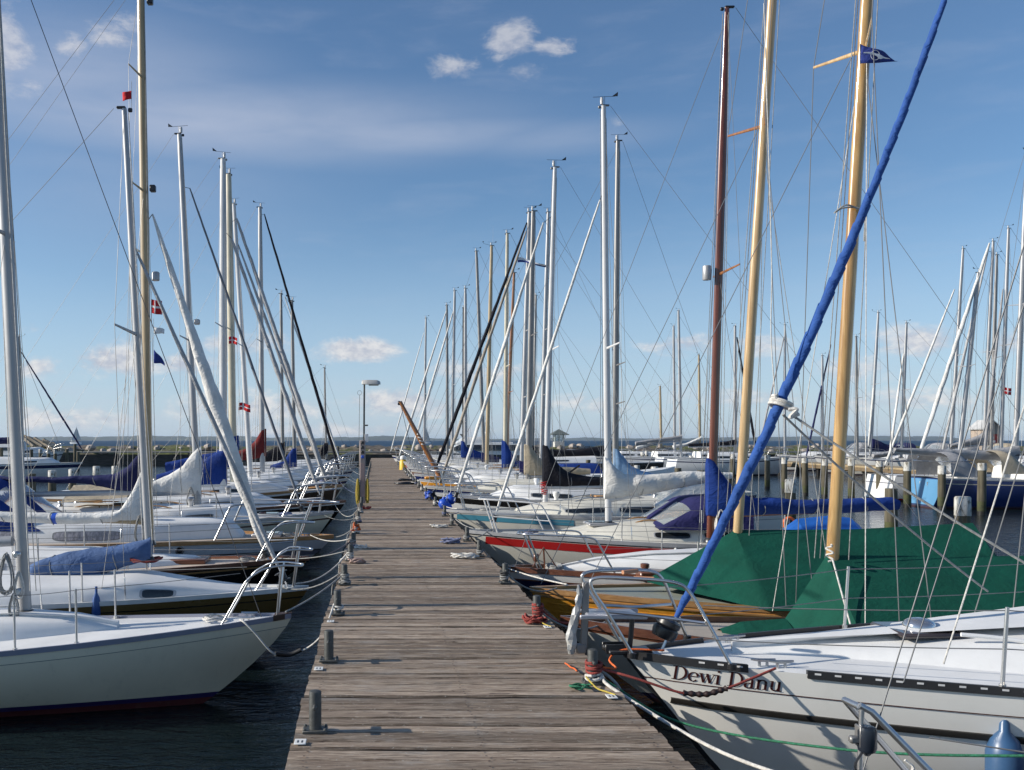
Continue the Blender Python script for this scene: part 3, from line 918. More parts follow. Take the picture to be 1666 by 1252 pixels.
        if drum:
            q = MB(); c = a - d * .12
            for rr_, h in ((r * 1.5, -.05), (r * 1.5, .05)):
                pass
            prof = [(.03, -.06), (.075, -.055), (.075, -.045), (.045, -.04), (.045, .04), (.075, .045), (.075, .055), (.03, .06)]
            rows = []
            for rr_, h in prof: rows.append([c + d * h + (e1 * math.cos(2 * PI * j / 14) + e2 * math.sin(2 * PI * j / 14)) * rr_ for j in range(14)])
            q.grid(rows, cv=True); q.ngon(rows[0]); q.ngon(rows[-1]); q.build('furling_drum', PLASTB, fo)
        return fo

    def boom(s, goose, end, m, r=.045, name='boom'):
        xa, za = s.loc(*goose) if len(goose) == 2 else goose[:2]
        xe, ze = s.loc(*end) if len(end) == 2 else end[:2]
        q = MB(); q.tube([(xa, 0, za), (lerp(xa, xe, .5), 0, lerp(za, ze, .5)), (xe, 0, ze)], [r, r, r * .85], 10, flat=.75)
        s.bo = (xa, za, xe, ze)
        return q.build(name, m, s.root)

    def cover(s, tab, m, seed=0, name='sail_cover', wr=.025, n=46, stripes=None):
        """tab: [(x, z_top, z_bottom, half_width)...] from the mast aft; canvas laced over the stowed sail"""
        xs = [t[0] for t in tab]; T = [(t[0], t[1]) for t in tab]; Bt = [(t[0], t[2]) for t in tab]; Wd = [(t[0], t[3]) for t in tab]
        q = MB(); rows = []; k = 18
        for i in range(n + 1):
            x = lerp(xs[0], xs[-1], i / n); zt, zb, w = interp(T, x), interp(Bt, x), interp(Wd, x); h = zt - zb
            row = []
            for j in range(k):
                a = 2 * PI * j / k; f = .5 + .5 * math.cos(a)          # 1 top .. 0 bottom
                pr = math.sin(a) ; prof = max(0.0, math.sin(PI * min(1, max(0, 1 - f)) ** .75)) ** .8
                y = math.copysign(w * (.22 + .78 * prof), pr) if 0 < j < k and abs(pr) > 1e-6 else 0
                nz = mn.noise(Vector((x * 2.2, f * h * 4, seed))) * wr + mn.noise(Vector((x * 7, f * h * 9, seed + 5))) * wr * .45
                fold = wr * .7 * math.sin(x * 9 + f * 7 * h + seed)
                row.append((x, y + math.copysign((nz + fold * .6), y) if y else 0, zb + h * f + nz * .6))
            rows.append(row)
        q.grid(rows, (lambda i, j: 1 if any(a <= lerp(xs[0], xs[-1], (i + .5) / n) <= b for a, b in stripes) else 0) if stripes else 0, cv=True)
        q.ngon(rows[0]); q.ngon(rows[-1][::-1])
        co = q.build(name, [m, stripes and BLUEPL] if stripes else m, s.root, 50)
        if s.Y < 30:
            L_ = xs[-1] - xs[0]; x = xs[0] + .28 * L_
            while x < xs[-1] - .15:
                zt, zb, w = interp(T, x), interp(Bt, x), interp(Wd, x); h = zt - zb
                q = MB(); q.tube([(x + .02 * math.sin(j), (w * 1.02 + .006) * math.sin(2 * PI * j / 12), zb + h / 2 + (h / 2 + .008) * math.cos(2 * PI * j / 12)) for j in range(12)], .006, 5, closed=True)
                q.build('sail_tie', ROPEG, co); x += .72
        return co

    def cover_px(s, tab, m, w=.11, **kw):
        """tab: pixel triplets (px, py_top, py_bottom[, half width])"""
        out = []
        for t in tab:
            x, zt = s.loc(t[0], t[1]); _, zb = s.loc(t[0], t[2]); out.append((x, zt, zb, t[3] if len(t) > 3 else w))
        out.sort(); return s.cover(out, m, **kw)

    # --- deck gear
    def pulpit(s, x=1.25, h=.58, fwd=-.06, r=.0135, mid=True, legx=.35, gap=.0, m=None):
        """bent tube round the bow: two after legs, two forward legs, optional middle rail"""
        m = m or STEEL; zb = s.deckz(0.05)
        y1 = s.hb(x / s.L) - .05; y2 = s.hb(legx / s.L) + .02
        base = Vector((x, y1, s.deckz(x, y1))); top = Vector((x - .28, y1 * .92, base.z + h * .98)); f1 = Vector((legx * .6, max(.13, y2 * .9), zb + h)); f0 = Vector((fwd, .075, zb + h - .01))
        pts = [base, base.lerp(top, .5), base.lerp(top, .86), top + Vector((-.07, -.01, .01)), top.lerp(f1, .5) + Vector((0, .01, .01)), f1, f0, Vector((fwd - .02, 0, zb + h - .01))]
        full = smooth_path(pts + [Vector((p.x, -p.y, p.z)) for p in pts[:-1][::-1]], 5)
        q = MB(); q.tube(full, r, 8); po = q.build('pulpit', m, s.root, 60)
        for sg in (-1, 1):
            q = MB(); q.tube([(legx, sg * (s.hb(legx / s.L) - .03), s.deckz(legx) - .01), (legx * .62, sg * f1.y, f1.z)], r, 8); q.build('pulpit_leg', m, po)
            if mid:
                a = base.lerp(top, .52); b = Vector((legx * .8, (s.hb(legx / s.L) - .03) * .55 + f1.y * .45, zb + h * .5))
                q = MB(); q.tube([(a.x, sg * a.y, a.z), (b.x, sg * b.y, b.z)], r * .8, 6); q.build('pulpit_rail', m, po)
        s.pp = top
        return po

    def guard(s, xs, h=.58, lines=(1.0, .52), start=None, wm=None, r=.011, wr=.0032):
        """stanchions and lifelines on both sides"""
        for sg in (-1, 1):
            tops = []
            for x in xs:
                y = sg * (s.hb(x / s.L) - .05); z = s.deckz(x, abs(y))
                q = MB(); q.tube([(x, y, z - .005), (x, y, z + .03), (x, y, z + .03), (x + .01, y, z + h)], [.022, .022, r, r * .9], 7); q.build('stanchion', STEEL, s.root)
                tops.append((Vector((x, y, z)), h))
            st = start if start is not None else getattr(s, 'pp', None)
            for f in lines:
                path = []
                if st is not None: path.append(Vector((st.x + .1, sg * st.y, st.z - h * (1 - f))))
                path += [p + Vector((0, 0, hh * f - .01)) for p, hh in tops]
                if len(path) > 1:
                    full = []
                    for a, b in zip(path, path[1:]): full += sag(a, b, .008, 4)[:-1]
                    full.append(path[-1]); q = MB(); q.tube(full, wr, 5); q.build('lifeline', wm or WIRE, s.root)

    def hatch(s, x, size=(.5, .45), h=.06, z=None, m=None, gl=True, y=0):
        z = z if z is not None else s.deckz(x, y)
        q = MB(); q.box((x, y, z + h / 2), (size[0], size[1], h), bev=.015); o = q.build('hatch', m or ALU, s.root)
        if gl: q = MB(); q.box((x, y, z + h + .004), (size[0] * .8, size[1] * .8, .012), bev=.004); q.build('hatch_lens', GLASS, o)
        return o

    def coil(s, x, y, r=.10, m=None, tr=.007, z=None):
        z0 = z if z is not None else s.deckz(x, abs(y)); q = MB()
        q.tube(smooth_path([Vector((x + r * (1 + .15 * math.sin(i * 2.3)) * math.cos(i * .9), y + r * (1 + .15 * math.cos(i * 1.7)) * math.sin(i * .9), z0 + .012 + .045 * ((i * .37) % 1))) for i in range(30)], 3), tr, 6)
        q.build('coiled_line', m or ROPEW, s.root)

    def hank(s, u, off, h=.34, w=.07, m=None, n=8):
        """halyard tails hung in loops on the mast"""
        c = s.mat_(u); q = MB(); pts = []
        for k in range(n * 14):
            a = 2 * PI * k / 14; j = k // 14
            pts.append(c + Vector((off[0] + (w + .012 * math.sin(j * 2.2)) * math.sin(a) * (.75 - .35 * math.cos(a)), off[1] + .02 * math.sin(j * 1.3) + .008 * j, -h / 2 + (h / 2 + .02 * math.sin(j * 1.9)) * math.cos(a))))
        q.tube(pts, .0062, 5); q.build('halyard_coil', m or ROPEG, s.masto)

    def clutter(s, wood_rail=True, hatch_x=None, seed=0):
        rr = random.Random(seed); xa, xb = s.cprof[0][0], s.cprof[-1][0]; ln = xb - xa
        for sg in (-1, 1):
            q = MB(); pts = []
            for i in range(9):
                x = xa + ln * lerp(.38, .85, i / 8); c = s.csec(x)[4]; pts.append((x, sg * (c[0] - .04), c[1] + (.045 if 0 < i < 8 else .0)))
            q.tube(smooth_path(pts, 2), .014, 6)
            for i in (2, 4, 6): q.tube([Vector(pts[i]), Vector(pts[i]) - Vector((0, 0, .06))], .012, 5)
            q.build('handrail', TEAK if wood_rail else STEEL, s.root)
            x = xa + ln * .93; c = s.csec(x)[4]
            q = MB(); q.lathe([(.055, 0), (.05, .03), (.035, .05), (.038, .09), (.05, .10), (.045, .115)], (x, sg * (c[0] - .12), c[1] - .005), 12); q.build('sheet_winch', STEEL, s.root)
        if hatch_x: s.hatch(hatch_x, (.46, .46), .05)
        s.coil(rr.uniform(.7, 1.1), rr.uniform(-.08, .08), .11, rr.choice((ROPEW, ROPEG, ROPEB)), .009)
        s.cleat(.5, s.hb(.5 / s.L) - .07); s.cleat(.5, -s.hb(.5 / s.L) + .07)
        x = xa + ln * .62; c = s.csec(x)
        q = MB(); q.box((x, 0, c[6][1] + .02), (.55, .5, .05), bev=.015); q.build('sliding_hatch', rr.choice((TEAK, DECKC, mat('smoked acrylic', (.05, .04, .04), .12, spec=.8))), s.root)
        x = xa + ln * .3; q = MB(); z = s.csec(x)[6][1]
        q.lathe([(.05, -.02), (.045, .06), (.07, .10), (.075, .16), (.05, .19)], (x, .35, z - .02), 12); q.build('cowl_vent', rr.choice((STEEL, DECKW)), s.root)

    def cleat(s, x, y):
        z = s.deckz(x, abs(y)); q = MB()
        q.tube([(x - .08, y, z + .045), (x - .03, y, z + .04), (x + .03, y, z + .04), (x + .08, y, z + .045)], [.007, .012, .012, .007], 7)
        for d in (-.025, .025): q.tube([(x + d, y, z - .005), (x + d, y, z + .04)], .010, 6)
        q.build('cleat', STEEL, s.root)

    def hood(s, x0, x1, h, w, m, win=True, z=None, open_aft=True, name='spray_hood', front=.55):
        """folding hood: sloping clear front, arched top"""
        zd = z if z is not None else s.deckz(x0, 0) ; k = 14; q = MB(); rows = []
        prof = [(x0, .03), (lerp(x0, x1, front), h * .92), (lerp(x0, x1, front + .12), h), (lerp(x0, x1, .8), h * 1.02), (x1, h * .97)]
        n = 14
        for i in range(n + 1):
            x = lerp(x0, x1, i / n); hh = interp(prof, x); row = []
            for j in range(k + 1):
                a = PI * j / k; cy = math.cos(a); sy = max(0.0, math.sin(a))
                yy = math.copysign(abs(cy) ** .6, cy) * w / 2; zz = (sy ** .55) * hh
                row.append((x, yy, zd - .03 + zz + .012 * mn.noise(Vector((x * 4, yy * 4, 3)))))
            rows.append(row)
        nf = int(n * front)
        q.grid(rows, lambda i, j: 1 if (win and 1 <= i < nf - 0 and (3 <= j <= 5 or 7 <= j <= 10)) else 0)
        ho = q.build(name, [m, clear('clear plastic window')], s.root, 55)
        return ho

    def tent(s, tab, m, folds=.03, seed=1, name='tarpaulin', n=44, k=9):
        """tab: (x, z_ridge, half_width_edge, z_edge)"""
        q = MB(); rows = []; xs = [t[0] for t in tab]
        for x in sorted(set([lerp(xs[0], xs[-1], i / n) for i in range(n + 1)] + xs)):
            zr = interp([(t[0], t[1]) for t in tab], x); w = interp([(t[0], t[2]) for t in tab], x); ze = interp([(t[0], t[3]) for t in tab], x)
            row = []
            for j in range(-k, k + 1):
                u = abs(j) / k; sgn = 1 if j >= 0 else -1
                nz = folds * (.7 * mn.noise(Vector((x * .9 + u * 1.5, u * .9 * sgn, seed))) + .55 * mn.noise(Vector((x * 5 - u * 4.5, u * .8 * sgn, seed + 3))) + .22 * mn.noise(Vector((x * 11 + u * 5, u * 2, seed + 8)))) * min(1, u * 4)
                drop = u ** 1.08
                row.append((x, sgn * (w * u) + sgn * nz * .6, lerp(zr, ze, drop) - .03 * math.sin(PI * u) * (zr - ze) + nz * .4))
            rows.append(row)
        q.grid(rows)
        return q.build(name, m, s.root, 22)


def rope(label, pts, r=.009, m=None, group='mooring lines', name='mooring_line', n=7, wraps=None, coils=0):
    """a mooring line; wraps = (centre, radius, turns, z0) turns round a bollard"""
    q = MB(); path = []
    if wraps:
        c, rr_, tn, z0 = wraps
        for i in range(int(tn * 12) + 1):
            a = 2 * PI * i / 12 + 1; path.append(Vector((c[0] + rr_ * math.cos(a) * (1 + .08 * math.sin(i)), c[1] + rr_ * math.sin(a), z0 + .0165 * i / 12 + .006 * math.sin(i * .8))))
    path += [Vector(p) for p in pts]
    q.tube(path, r, n)
    return tag(q.build(name, m or ROPEW, None, 60), label, 'rope', group)


def tangle(label, c, size, m, r=.008, seed=0, group='loose rope heaps', n=46, h=.05, name='rope_heap', cat='rope heap'):
    rr = random.Random(seed); q = MB(); pts = []
    for i in range(n):
        a = i * .9 + rr.uniform(-.25, .25); ra = size * rr.uniform(.35, 1.0)
        pts.append((c[0] + ra * math.cos(a) * 1.25, c[1] + ra * math.sin(a) * .8, c[2] + r + h * rr.random() ** 2))
    q.tube(smooth_path(pts, 4), r, 6)
    return tag(q.build(name, m, None, 60), label, cat, group)


def fender(label, c, L=.55, r=.10, m=None, line_to=None, group='fenders hung over topsides'):
    t = thing('fender', label, 'fender', c, 0, group)
    q = MB(); q.lathe([(.012, -.05), (r * .28, -.04), (r * .3, 0), (r * .75, .05), (r, .13), (r, L - .13), (r * .75, L - .05), (r * .3, L), (r * .28, L + .05), (.014, L + .07)], (0, 0, 0), 18)
    q.build('body', m or FENDB, t)
    q = MB(); e = Vector(line_to) - Vector(c) if line_to else Vector((0, 0, L + .5)); q.tube([(0, 0, L + .05), tuple(e)], .005, 6); q.build('lanyard', ROPEW, t)
    return t


def flag(label, hoist, fly, drop, kind, seed=0, dirn=(1, 0, 0), group='flags in the rigging', taper=1.0, yd=.0):
    """small flag flying from `hoist` (top of hoist)"""
    t = thing('flag', label, 'flag', hoist, 0, group)
    d = Vector(dirn).normalized(); us = [0, .1, .2, .324, .432, .55, .66, .77, .88, 1.0]; vs = [0, .215, .43, .57, .785, 1.0]
    q = MB(); rows = []
    for u in us:
        w = 1 - (1 - taper) * u; row = []
        for v in vs:
            p = d * (fly * u) + Vector((0, 0, -drop * (.5 + (v - .5) * w))) + Vector((0, .06 * fly * 3 * math.sin(u * 5.5 + seed + v) * u ** .6 + yd * u, -.16 * fly * u * u + .05 * fly * math.sin(u * 6 + seed)))
            row.append(p)
        rows.append(row)
    if kind == 'dane': mats = [REDFLAG, WHFLAG]; q.grid(rows, lambda i, j: 1 if (i == 3 or j == 2) else 0)
    elif kind == 'split': mats = [WHFLAG, NVFLAG]; q.grid(rows, lambda i, j: 1 if j > 2 else 0)
    else: mats = [{'navy': NVFLAG, 'red': REDFLAG, 'white': WHFLAG}[kind]]; q.grid(rows)
    o = q.build('bunting', mats, t, 80)
    md = o.modifiers.new('thickness', 'SOLIDIFY'); md.thickness = .003
    q = MB(); q.tube([(0, 0, .12), (0, 0, -drop - .12)], .003, 5); q.build('hoist_line', ROPEW, t)
    return t
# ================================================================ boats left of the pier, nearest first
def near_y(b, x, z): return b.near * b.yat(x, z)


LEFT = []
# --- L1: white sloop with grey-white topsides, bow nearest on the left
b = Boat('white sloop with grey white topsides and low cabin, nearest boat left of the pier', -1, 8.77, (475, 1000), 7.6, 2.0, .58, .62, over=.84, tm=.58, exp=1.35, wb=.70)
b.hull([('s', 0), ('s', .03), ('s', .105), ('s', .111), ('m', .25), ('m', .55), ('m', .8), ('m', .95), ('w', .115), ('w', .065), ('w', -.16), ('w', -.45)], [GREYW, mat('dark pinstripe', (.16, .17, .16), .4), mat('dull red antifouling', (.10, .018, .018), .7, dirt=.3), mat('indigo boot stripe', (.03, .02, .10), .4)], [0, 0, 1, 0, 0, 0, 0, 0, 3, 2, 2], n=40)
b.deck(DECKW); b.rail(GREYB, .018, .022)
b.rail(mat('dark brown trim', (.05, .025, .018), .5), .026, .05, 0, .022, 'bow_trim', .008)
b.cabin([(1.65, .01), (2.0, .10), (2.6, .17), (5.0, .24)], 1.25, DECKW, side=.42, windows=[(3.2, 4.4, .2, .75)], taper=.5, lean=.3)
b.mast((41, 1000), (-18, -190), ALU, .112, (.52,), .55, halyards=3, sp_dx=.14, wr=.003)
b.stay((425, 1003), (34, -45), .004, WIRED)
b.pulpit(.64, .50, -.08, mid=False, legx=.14, r=.0108)
b.guard([1.85, 2.15 + .2, 3.6], .50, (1.0,), wr=.003)
b.boom((20, 880), (-500, 905), ALU, .05)
b.cleat(.42, .12); b.cleat(.42, -.12)
b.hank(.085, (.09, .12), .36, .075); b.hank(.06, (-.02, .13), .22, .05, ROPEW, 5); b.hank(.03, (.05, .10), .20, .05, ROPEG, 5); b.coil(.73, .02, .10)
for u, dz in ((.035, 0), (.085, 0)):
    q = MB(); q.lathe([(.02, 0), (.032, .01), (.022, .025), (.032, .05), (.02, .06)], tuple(b.mat_(u) + Vector((0, b.near * .10, 0))), 12, axis='y'); q.build('mast_winch', STEEL, b.masto)
LEFT.append(b); L1 = b

# --- L2: olive brown hull, white deck, faded blue boom cover
b = Boat('small sloop with olive brown hull, white deck and faded blue boom cover', -1, 10.65, (502, 955), 7.4, 1.75, .70, .70, over=.7, exp=1.2)
b.hull([('s', 0), ('s', .028), ('s', .10), ('s', .115), ('m', .3), ('m', .6), ('m', .85), ('w', .08), ('w', .03), ('w', -.12), ('w', -.4)], [gel('white topside band', (.70, .70, .67)), OLIVE, BLACKP, ANTIF], [0, 1, 2, 1, 1, 1, 1, 2, 3, 3])
b.deck(DECKW); b.rail(mat('white alloy rail', (.62, .62, .60), .4), .02, .025)
b.cabin([(.75, .01), (1.1, .06), (1.9, .20), (2.0, .21), (2.25, .19), (4.6, .22)], 1.6, DECKW, side=.07, windows=[(1.45, 1.83, .2, .80)], taper=.4, lean=.16)
b.mast((243, 912), (202, 176), ALU, .070, (.50,), .55, halyards=3, light=False, vane=False)
b.furl((453, 922), (222, 408), .031, C_GREYF, drum=True, seed=2, spiral=False, nn=50, to_mast=b.mat_(.71))
b.pulpit(.60, .46, -.02, mid=False, legx=.18, r=.0115)
b.boom((240, 900), (40, 940), ALU, .045)
b.cover_px([(246, 872, 912, .07), (232, 880, 915, .12), (205, 885, 922, .13), (150, 892, 938, .14), (95, 902, 946, .14), (55, 915, 946, .10), (48, 922, 938, .04)], C_DENIM, wr=.035, seed=4)
b.guard([2.4, 3.6], .45, (1.0,), wr=.003)
q = MB(); c = b.mat_(.0); q.tube([c + Vector((.20 * math.cos(i * .8) + .05, .16 * math.sin(i * .8), .02 + .02 * math.sin(i * 1.7))) for i in range(26)], .007, 6); q.build('coiled_line', ROPER, b.masto)
LEFT.append(b); L2 = b
x, z = b.loc(185, 1008); fender('slim navy fender with a light line hung on the olive brown hull', tuple(b.root.location + Vector((-x, -(b.yat(x, .35) + .06), z + .06))), .36, .048, mat('blue vinyl fender', (.03, .09, .28), .35), tuple(b.root.location + Vector((-x, -(b.hb(x / b.L)), .74))))

# --- L3: black classic hull, pale wooden deck, pale spruce mast, thick white furled jib
b = Boat('black hulled classic yacht with pale deck, yellow wooden mast and thick white furled jib', -1, 13.5, (503, 908), 9.2, 2.3, .60, .66, over=1.25, tr=.4, so=.9, exp=1.25)
b.hull([('s', 0), ('s', .035), ('s', .05), ('s', .075), ('m', .3), ('m', .6), ('m', .85), ('w', .09), ('w', .03), ('w', -.12), ('w', -.4)], [BLACKP, TEAK, mat('dark red antifouling', (.12, .015, .012), .7, dirt=.3)], [0, 0, 1, 0, 0, 0, 0, 2, 2, 2])
b.deck(mat('pale buff deck', (.50, .42, .35), .7, 0, .1, 2, .1, 80, dirt=.2)); b.rail(TRIMW, .035, .03)
b.cabin([(1.55, .01), (1.7, .06), (2.4, .10), (3.2, .22), (5.2, .27)], 1.3, DECKW, side=.35, windows=[(3.3, 4.0, .2, .8), (4.2, 4.9, .2, .8)], wm=CURT, taper=.4)
b.hatch(1.75, (.55, .5), .07, m=TRIMW, gl=False)
b.mast((243, 884), (229, -40), OLDSPAR, .108, (.62, .82), .38, halyards=3, spm=OLDSPAR, taper=.8)
b.furl((428, 888), (248, 348), .105, C_SAIL, drum=True, seed=5, bulge=.10, prof=[(0, .28), (.06, .55), (.2, .95), (.42, 1), (.6, .72), (.78, .5), (.92, .33), (1, .12)], to_mast=b.mat_(.56))
b.boom((240, 848), (-60, 836), OLDSPAR, .05)
b.cover_px([(243, 738, 850, .015), (232, 760, 848, .03), (215, 800, 848, .05), (196, 829, 848, .08), (188, 833, 850, .10), (150, 834, 851, .10), (95, 834, 853, .11), (40, 833, 850, .10), (-30, 832, 846, .09)], C_SAIL, seed=6, wr=.02, stripes=[(b.loc(95, 0)[0], b.loc(86, 0)[0])], n=70)
b.pulpit(.75, .55, -.05, legx=.25)
b.guard([2.2, 3.6, 5.0], .55)
for u in (.955, .625): 
    q = MB(); c = b.mat_(u); q.box(c + Vector((-.13, 0, 0)), (.085, .085, .10), bev=.012); q.build('mast_lamp', PLASTB, b.masto)
for u in (.47,): q = MB(); c = b.mat_(u); q.lathe([(.05, -.06), (.06, -.05), (.06, .05), (.045, .07)], tuple(c + Vector((-.15, 0, 0))), 12); q.build('radar_reflector', ALU, b.masto)
b.coil(.9, .05, .11, ROPEG); b.hank(.05, (.1, .1), .4, .08); LEFT.append(b); L3 = b

# --- L4: big white cruiser with portholes and a royal blue hood
b = Boat('large white cruiser with blue grey stripes, portholes and a royal blue cockpit hood', -1, 16.0, (543, 873), 10.2, 3.0, .80, .86, over=1.05, tr=.7)
b.hull([('s', 0), ('s', .20), ('s', .225), ('s', .30), ('m', .3), ('m', .6), ('m', .85), ('w', .12), ('w', .05), ('w', -.12), ('w', -.4)], [gel('cool white topside', (.64, .65, .68)), mat('dark rubbing strake', (.06, .065, .07), .5), GREYB, BOOT, ANTIF], [0, 1, 2, 0, 0, 0, 0, 3, 4, 4])
b.deck(mat('pale teak coloured deck', (.52, .44, .36), .7, 0, .1, 2, .1, 80)); b.rail(TEAK, .04, .035)
b.cabin([(1.55, .01), (1.75, .22), (2.1, .27), (5.6, .33), (6.9, .34)], 2.0, DECKW, side=.4, windows=[(3.45, 4.55, .22, .78), (5.0, 5.9, .22, .78)], wm=CURT, fm=ALUD, taper=.35)
for px in (312,):
    x, z = b.loc(px, 884)
    y = b.yat(x, z)
    for sg in (-1, 1):
        q = MB(); q.lathe([(.075, -.02), (.075, .012), (.05, .016)], (x, sg * y, z), 18, axis='y') if sg > 0 else q.lathe([(.05, -.016), (.075, -.012), (.075, .02)], (x, sg * y, z), 18, axis='y')
        o = q.build('porthole', ALUD, b.root)
        q = MB(); q.lathe([(.05, -.02), (.05, .018)], (x, sg * y, z), 16, axis='y') if sg > 0 else q.lathe([(.05, -.018), (.05, .02)], (x, sg * y, z), 16, axis='y')
        q.build('pane', GLASS, o)
b.pulpit(1.95, .62, -.05, legx=.6, r=.016)
b.guard([2.9, 4.2, 5.5, 6.9], .6)
b.hood(4.75, 6.3, .85, 1.9, C_BLUE, z=b.deckz(5, 0) + .2)
b.hatch(1.15, (.5, .5), .06)
b.mast((238, 846), (229, -20), CREAMS, .085, (.5,), .5, halyards=2, vane=False)
b.boom((234, 800), (-40, 806), ALU, .05)
b.cover_px([(232, 736, 798, .05), (222, 742, 798, .09), (208, 758, 799, .12), (185, 771, 796, .12), (165, 773, 791, .12), (118, 774, 786, .11), (92, 776, 785, .10), (40, 775, 785, .11), (-40, 774, 784, .10)], C_NAVY, seed=41, wr=.03, n=70)
b.clutter(True, None, 4); LEFT.append(b); L4 = b

# --- L5: white sloop with tall off white mainsail cover
b = Boat('white sloop with tall off white mainsail cover and blue cabin band', -1, 18.5, (543, 833), 8.4, 2.6, .82, .86, over=.8)
b.plain_hull(GREYW, (mat('brown rubbing strake', (.10, .05, .03), .5), .10, .135))
b.deck(DECKW); b.rail(ALU, .03, .03)
b.cabin([(1.6, .01), (2.0, .24), (5.0, .34), (5.6, .35)], 1.7, DECKW, side=.3, windows=[(2.3, 2.85, .3, .75), (3.1, 4.6, .3, .75)], taper=.3)
b.strip(NAVY, .02, .07, 2.4, 8.0)
b.mast((323, 829), (292, 218), ALU, .112, (.45,), .5, halyards=3, wire=WIRE)
b.furl((488, 818), (309, 306), .031, mat('grey furling cover', (.17, .18, .20), .8), seed=7, nn=50, to_mast=b.mat_(.86))
b.boom((320, 800), (200, 806), ALU, .05)
b.cover_px([(327, 724, 806, .06), (321, 727, 806, .09), (312, 738, 804, .10), (298, 757, 803, .11), (275, 772, 802, .11), (250, 783, 801, .10), (215, 793, 803, .08)], C_SAIL, seed=9, wr=.03)
b.pulpit(1.0, .6, -.05, legx=.3); b.guard([2.2, 3.6, 5.0], .58)
q = MB(); c = b.mat_(.50); q.box(c + Vector((-.16, 0, 0)), (.12, .09, .11), bev=.02); q.build('mast_lamp', ALU, b.masto)
b.clutter(True, 1.3, 5); b.hank(.06, (.1, .12), .4, .09)
xa, za = b.loc(222, 786); xb, zb_ = b.loc(120, 789)
b.tent([(xa, za, .7, za - .24), (xb, zb_, .8, zb_ - .3)], C_BEIGE, .02, 6, 'boom_tent', 12, 5)
LEFT.append(b)

# --- L6: dark hull, royal blue cover
b = Boat('dark hulled sloop with royal blue mainsail cover raised high at its mast', -1, 21.3, (563, 815), 8.6, 2.6, .88, .9, over=.9)
b.plain_hull(BLACKP, (DECKW, .0, .06)); b.deck(DECKW); b.rail(TRIMW, .03, .03)
b.cabin([(1.5, .01), (2.1, .26), (5.4, .36)], 1.7, DECKW, side=.35, windows=[(2.5, 3.2, .3, .75), (3.5, 4.7, .3, .75)])
b.mast((363, 806), (363, 258), ALUW, .15, (.5,), .5, halyards=2)
b.furl((519, 800), (377, 388), .055, C_GREYF, seed=3, nn=50, to_mast=b.mat_(.79))
b.boom((361, 788), (270, 790), ALUW, .05)
b.cover_px([(369, 728, 789, .07), (362, 730, 789, .10), (350, 737, 789, .11), (335, 745, 789, .11), (322, 752, 789, .11), (290, 762, 789, .10), (255, 772, 790, .08)], C_BLUE, seed=12)
b.pulpit(1.1, .6, -.05, legx=.3); b.guard([2.3, 3.8, 5.2], .58); b.clutter(True, 1.2, 6)
LEFT.append(b)

# --- L7: cream mast
b = Boat('sloop with stout cream coloured mast, blue cover and bronze brown hull', -1, 24.6, (557, 790), 8.8, 2.6, .95, 1.0, over=.9)
b.plain_hull(gel('bronze brown hull', (.07, .045, .03)), (DECKW, .0, .08)); b.deck(DECKC); b.rail(TEAK, .04, .03)
b.cabin([(1.4, .01), (2.0, .26), (5.4, .36)], 1.7, DECKW, side=.35, windows=[(2.4, 3.4, .3, .75), (3.7, 5.0, .3, .75)], fm=TRIMW)
b.mast((380, 790), (372, 283), CREAMS, .17, (.5,), .5, halyards=2)
b.furl((531, 782), (385, 355), .065, C_GREYF, seed=8, nn=50, to_mast=b.mat_(.84))
b.cover_px([(388, 708, 752, .08), (380, 709, 755, .11), (374, 716, 760, .12), (350, 735, 762, .12), (270, 752, 768, .10)], C_BLUE, seed=14)
b.pulpit(1.1, .6, -.05, legx=.3); b.guard([2.3, 3.8, 5.2], .58); b.clutter(True, 1.2, 6)
LEFT.append(b)

# --- L8..L13 further along
FARL = [
    (28.0, (566, 779), 'white sloop with slender leaning white mast just left of the red sail cover', GREYW, (409, 794), (381, 332), ALUW, .13, (527, 775), (388, 398), C_GREYF, .05, None, None, NAVY),
    (32.2, (571, 771), 'white sloop carrying a dark red mainsail cover humped up its mast', gel('soft white hull', (.62, .63, .64)), (427, 774), (423, 337), ALU, .15, (553, 768), (430, 348), C_BLACK, .05, C_RED, [(433, 697, 742, .07), (426, 698, 744, .10), (416, 716, 746, .11), (404, 728, 748, .11), (380, 736, 750, .1), (330, 742, 752, .08)], BLACKP),
    (36.4, (575, 764), 'white sloop with dark sleeve round its mast foot and a thin grey mast', CREAM, (480, 775), (475, 489), ALUD, .12, (557, 760), (463, 482), C_SAIL, .035, C_BLUE, [(483, 728, 764, .07), (477, 729, 764, .10), (470, 737, 764, .1), (462, 750, 766, .08), (440, 757, 768, .08)], NAVY),
    (41.0, (578, 759), 'white sloop with slim dull mast and black mast sleeve near the left row end', GREYW, (460, 762), (457, 477), ALUD, .13, None, None, None, 0, C_BLACK, [(464, 718, 748, .07), (457, 719, 748, .1), (450, 726, 750, .1), (420, 742, 752, .08)], GREYB),
    (47.5, (581, 755), 'low white sloop lying second from the far end of the left row', CREAM, None, None, None, 0, None, None, None, 0, None, None, BLUEP),
    (54.0, (584, 751), 'last white sloop of the left row, short mast in a dark cover', GREYW, (531, 748), (528, 598), ALUD, .10, None, None, None, 0, C_BLACK, [(534, 719, 738, .08), (528, 720, 740, .1), (520, 732, 741, .09)], BOOT),
]
